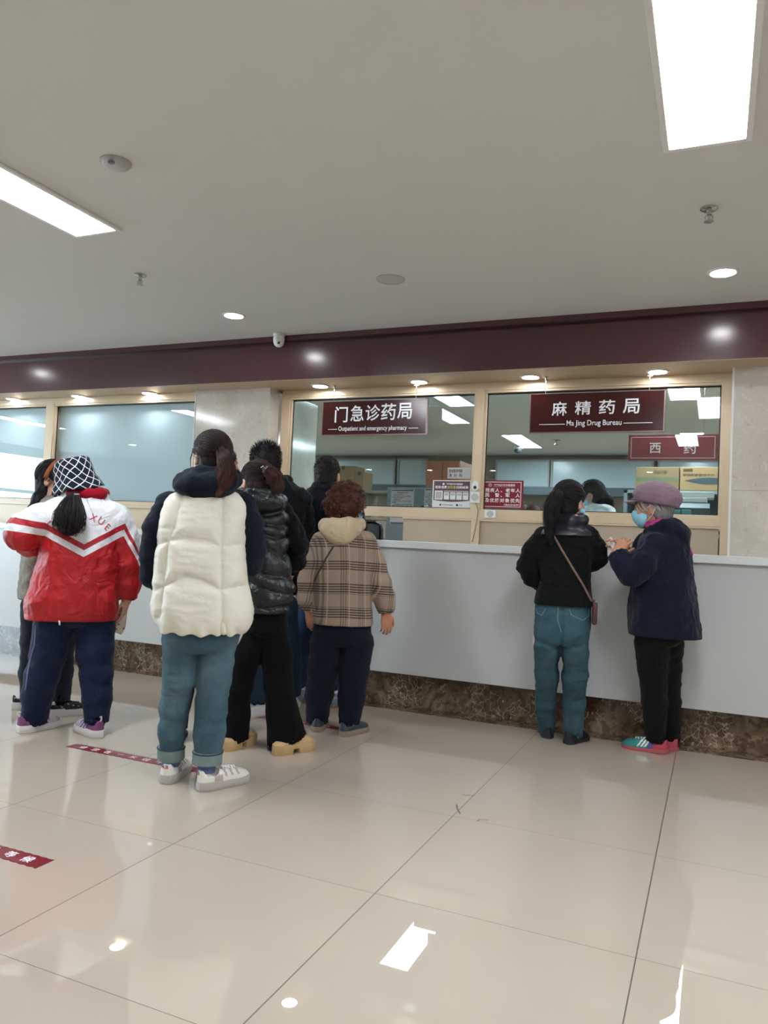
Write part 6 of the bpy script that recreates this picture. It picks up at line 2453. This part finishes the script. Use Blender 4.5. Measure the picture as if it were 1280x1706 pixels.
# brim and band
vs, fs = [], []
n = 17
for lay, dz in ((0, 0), (1, -.005)):
    for r_i, (ry, dr) in enumerate(((.10, -.0), (.13, -.006), (.158, -.016))):
        for k in range(n):
            a = PI * (.18 + .64 * k / (n - 1))
            e = [.0, .6, 1.][r_i] * math.sin((k / (n - 1)) * PI) ** .6
            p = np.array([.098 * math.cos(a) * 1.02, .112 * math.sin(a) + .055 * e, -.030 + dz - .016 * e - .02 * e * abs(math.cos(a))])
            vs.append(cc + Mc @ p)
for lay in range(2):
    for r_i in range(2):
        for k in range(n - 1):
            b_ = lay * 3 * n + r_i * n + k
            q = (b_, b_ + 1, b_ + n + 1, b_ + n)
            fs.append(q if lay == 0 else q[::-1])
for k in range(n - 1):
    fs.append((2 * n + k, 2 * n + k + 1, 5 * n + k + 1, 5 * n + k))
    fs.append((k, 3 * n + k, 3 * n + k + 1, k + 1))
P.mesh('brim', vs, fs, CAPM, co)
v, f = tube_mesh([cc + Mc @ np.array([.101 * math.cos(q), .122 * math.sin(q) - .002, -.030]) for q in np.linspace(0, 2 * PI, 41)], .008, 8)
P.mesh('band', v, f, plain('mauve_band', (112, 90, 104), .8), co)
slip(P, 'prescription_slip', [(1018, 894), (1026, 905), (1030, 915), (1022, 917), (1012, 901)], -.10, M['paper'], 'folded white slip in the hands of the elderly woman in the mauve cap', 'paper', .006)

# ---------------- pharmacist behind the glass
WC = cloth('white_coat', (226, 228, 232), .8)


def coat_person(base, label, head, rows, arms, legs, hips, seat=False, skin=SKIN):
    P_ = Person(0, 0, label, base=base)
    R_ = P_.rows(rows)
    A_ = [P_.pts(a) for a in arms]
    at_, Mh_, c_, s_ = make_body(P_, head, R_, A_, legs(P_), [arm_hand(a) for a in A_], skin, res=.007)
    add_eyes(P_, at_, s_)
    garment(P_, 'white_coat', R_, A_, WC, FOLD_SOFT, res=.009)
    trousers(P_, P_.rows(hips), legs(P_), cloth('charcoal_cloth', (40, 46, 58), .85), FOLD_TROUSER, res=.009)
    for sx in (-1, 1):
        shoe(P_, (.11 * sx, -.05 if not seat else .32, 0), 0 if seat else 60, L=.24, wd=.085, style='flat', up=_mats['black_shoe_leather'], sole_mat=_mats['black_rubber'], hs=.024, ank=.08, toe_h=.045)
    return P_, at_, Mh_, c_, s_


bx = on_y(990, 840, 6.25)
P, at, Mh, c, s = coat_person((bx[0], 6.25, 0), 'pharmacist in a white coat and mask behind the right window, head bowed left', (986, 826, 0, 76, -16, 0, .93),
                              [(838, 986, 1012, .06, 0), (845, 974, 1022, .10, 0), (860, 958, 1030, .14, 0), (900, 952, 1036, .16, 0), (950, 952, 1034, .16, 0), (1010, 948, 1038, .17, 0), (1050, 946, 1040, .17, 0)],
                              [[(992, 868, -.15, 13), (975, 900, -.17, 12), (955, 915, -.15, 10), (935, 905, -.10, 8)], [(985, 868, .15, 13), (970, 900, .17, 12), (945, 905, .12, 9)]],
                              lambda P_: [[(-.08, -.03, .85, .09), (-.09, -.03, .5, .07), (-.10, -.03, .08, .055)], [(.08, .03, .85, .09), (.09, .03, .5, .07), (.10, .03, .08, .055)]],
                              [(1000, 958, 1030, .13, 0), (1030, 956, 1030, .14, 0)])
face_mask(P, at, Mh, s)
hp = [tuple(at(.0, -.095, .03)) + (.018,)] + P.pts([(1008, 826, 0, 7), (1014, 834, 0, 8), (1016, 846, 0, 6), (1015, 858, 0, 3)])
g, hat_at = hair_cap(c, Mh, s, .014, .05, -.10, [hp])
ho, V, F = P.part('hair', g, HAIR_DK, attrs=lambda V: dict(tip=V[:, 0] * 0, rnd=V[:, 0] * 0 + .1), fold=[(.005, (55, 55, 12), 'ridge', 3)])
ps = scalp_strands(hat_at, (0, -.11, .03), 160, 27, .0145, .05) + tail_strands(hp, 80, 3)
strands(ps, [.0014] * len(ps), 'hair_strands', HAIR_DK, P, ho, seed=1)
v, f = tube_mesh([at(.075 * sx_, y_, .012) for sx_, y_ in ((1, -.01), (1, .06), (.75, .10), (0, .108), (-.75, .10), (-1, .06), (-1, -.01))], .0016, 5)
P.mesh('glasses', v, f, M['metal'])

# two seated clerks, only the tops of their heads show
for px, py, hm, lab, clip in ((885, 839, HAIR_RB, 'seated clerk with brown hair and claw clip, right of the red notice', True),
                              (712, 842, HAIR_DK, 'seated clerk, only dark hair showing just left of the payment poster', False)):
    tp = on_y(px, py, 5.96)
    zt = tp[2] - .012
    bx_, by_ = tp[0], 5.96
    P = Person(0, 0, lab, base=(bx_, by_, 0))
    zc = zt - .112
    tr_ = [(zc - .16, 0, .07, 0, .06), (zc - .20, 0, .13, .0, .08), (zc - .25, 0, .18, .0, .10), (zc - .40, 0, .19, .0, .12), (zc - .62, 0, .18, 0, .12), (zc - .74, 0, .19, 0, .14)]
    zh = zc - .72
    arms_ = [[(sx * .16, 0, zc - .26, .055), (sx * .21, -.02, zc - .46, .05), (sx * .14, -.22, zc - .5, .04)] for sx in (-1, 1)]
    legs_ = [[(sx * .09, 0, zh, .085), (sx * .10, -.36, zh + .02, .075), (sx * .10, -.38, .1, .05)] for sx in (-1, 1)]
    c = np.array([0, -.02, zc])
    Mh = rot_frame(180, -14, 0)
    g = Grid(*P.bounds([tr_, *arms_, *legs_, [tuple(c) + (.17,)], [a[-1][:3] + (.2,) for a in arms_]], .02), .007)
    g.stack(shrink_rows(tr_, .75), .03, 2.0)
    for l in legs_:
        g.chain(shrink_pts(l, .7), .04)
    for a in arms_:
        g.chain(shrink_pts(a, .66), .03)
        h_ = arm_hand(a, (0, 0, 1))
        hand(g, h_[0], h_[1], h_[2], h_[3], **h_[4])
    at = head_prims(g, c, Mh, .93, (0, 0, zc - .18))
    P.part('body', g, SKIN)
    add_eyes(P, at, .93)
    garment(P, 'white_coat', tr_, arms_, WC, FOLD_SOFT, res=.009)
    g = Grid(*P.bounds([tr_[-1:], *legs_], .04), .009)
    for l in legs_:
        g.chain(l, .03, (0, 0, -1), .006)
    P.part('trousers', g, _mats['charcoal_cloth'])
    for sx in (-1, 1):
        shoe(P, (.10 * sx, -.32, 0), 180, L=.24, wd=.085, style='flat', up=_mats['black_shoe_leather'], sole_mat=_mats['black_rubber'], hs=.024, ank=.08, toe_h=.045)
    g, hat_at = hair_cap(c, Mh, .93, .014, .05, -.12)
    ho, V, F = P.part('hair', g, hm, attrs=lambda V: dict(tip=V[:, 0] * 0, rnd=V[:, 0] * 0 + .12), fold=[(.005, (55, 55, 12), 'ridge', 3)])
    ps = scalp_strands(hat_at, (0, -.10, -.06), 120, 27, .0145, .05)
    strands(ps, [.0014] * len(ps), 'hair_strands', hm, P, ho, seed=1)
    if clip:
        mb = MB()
        for k in range(4):
            mb.tube([hat_at(.05 + .01 * k, -.05, .10), hat_at(.06 + .01 * k, -.06, .128), hat_at(.075 + .01 * k, -.07, .10)], .004, 6)
        mb.obj('claw_clip', plain('amber_clip', (190, 120, 60), .3), ho, True, True)
    st = thing('stool', (P.b[0], P.b[1], 0), 'round stool under the seated clerk ' + ('beside the red notice' if clip else 'beside the payment poster'), 'stool')
    MB().lathe((P.b[0], P.b[1], 0), [(.004, zh - .085), (.17, zh - .085), (.18, zh - .10), (.17, zh - .13), (.004, zh - .13)]).obj('seat', M['dark_plastic'], st, True)
    MB().lathe((P.b[0], P.b[1], 0), [(.025, .03), (.025, zh - .13)]).obj('stem', M['metal'], st, True)
    MB().lathe((P.b[0], P.b[1], 0), [(.17, 0), (.17, .012), (.05, .035), (.004, .036)]).obj('base', M['metal'], st, True)

# ---------------- person standing in front of the white vest, almost hidden
P = Person(345, 1222, 'person in dark clothes almost hidden in front of the woman in the white vest')
rows = P.rows([(806, 345, 382, .06, 0), (818, 322, 398, .09, 0), (832, 306, 404, .11, 0), (870, 300, 404, .12, 0), (930, 300, 402, .125, 0), (990, 300, 402, .13, 0), (1010, 302, 400, .13, 0)])
aL = P.pts([(312, 838, .0, 15), (304, 880, .02, 14), (304, 920, .06, 13), (325, 940, .18, 10)])
aR = P.pts([(396, 838, .0, 15), (402, 880, .02, 14), (400, 915, .06, 13), (380, 935, .18, 10)])
lL = leg(P, [(330, 1030, 27), (312, 1100, 22), (300, 1160, 19), (295, 1215, 16)], (294, 1236))
lR = leg(P, [(370, 1030, 27), (360, 1100, 22), (354, 1160, 19), (350, 1215, 16)], (350, 1236))
hips = P.rows([(990, 306, 396, .12, 0), (1020, 306, 396, .125, 0), (1040, 308, 394, .11, 0)])
at, Mh, c, s = make_body(P, (369, 774, 0, -70, -4, 0, .94), rows, [aL, aR], [lL, lR], [arm_hand(aL), arm_hand(aR)], SKIN_R)
add_eyes(P, at, s)
garment(P, 'jacket', rows, [aL, aR], _mats['navy_black_cloth'], FOLD_SOFT, res=.009)
trousers(P, hips, [lL, lR], _mats['black_trouser_cloth'], FOLD_TROUSER, res=.009)
for he, to in (((293, 1240), (300, 1220)), ((350, 1240), (357, 1220))):
    shoe_px(P, he, to, L=.24, wd=.085, style='flat', up=_mats['black_shoe_leather'], sole_mat=_mats['black_rubber'], hs=.024, ank=.08, toe_h=.045)
short_hair(P, c, Mh, s, HAIR_DK, lambda q: .012, 500, 5, .055)
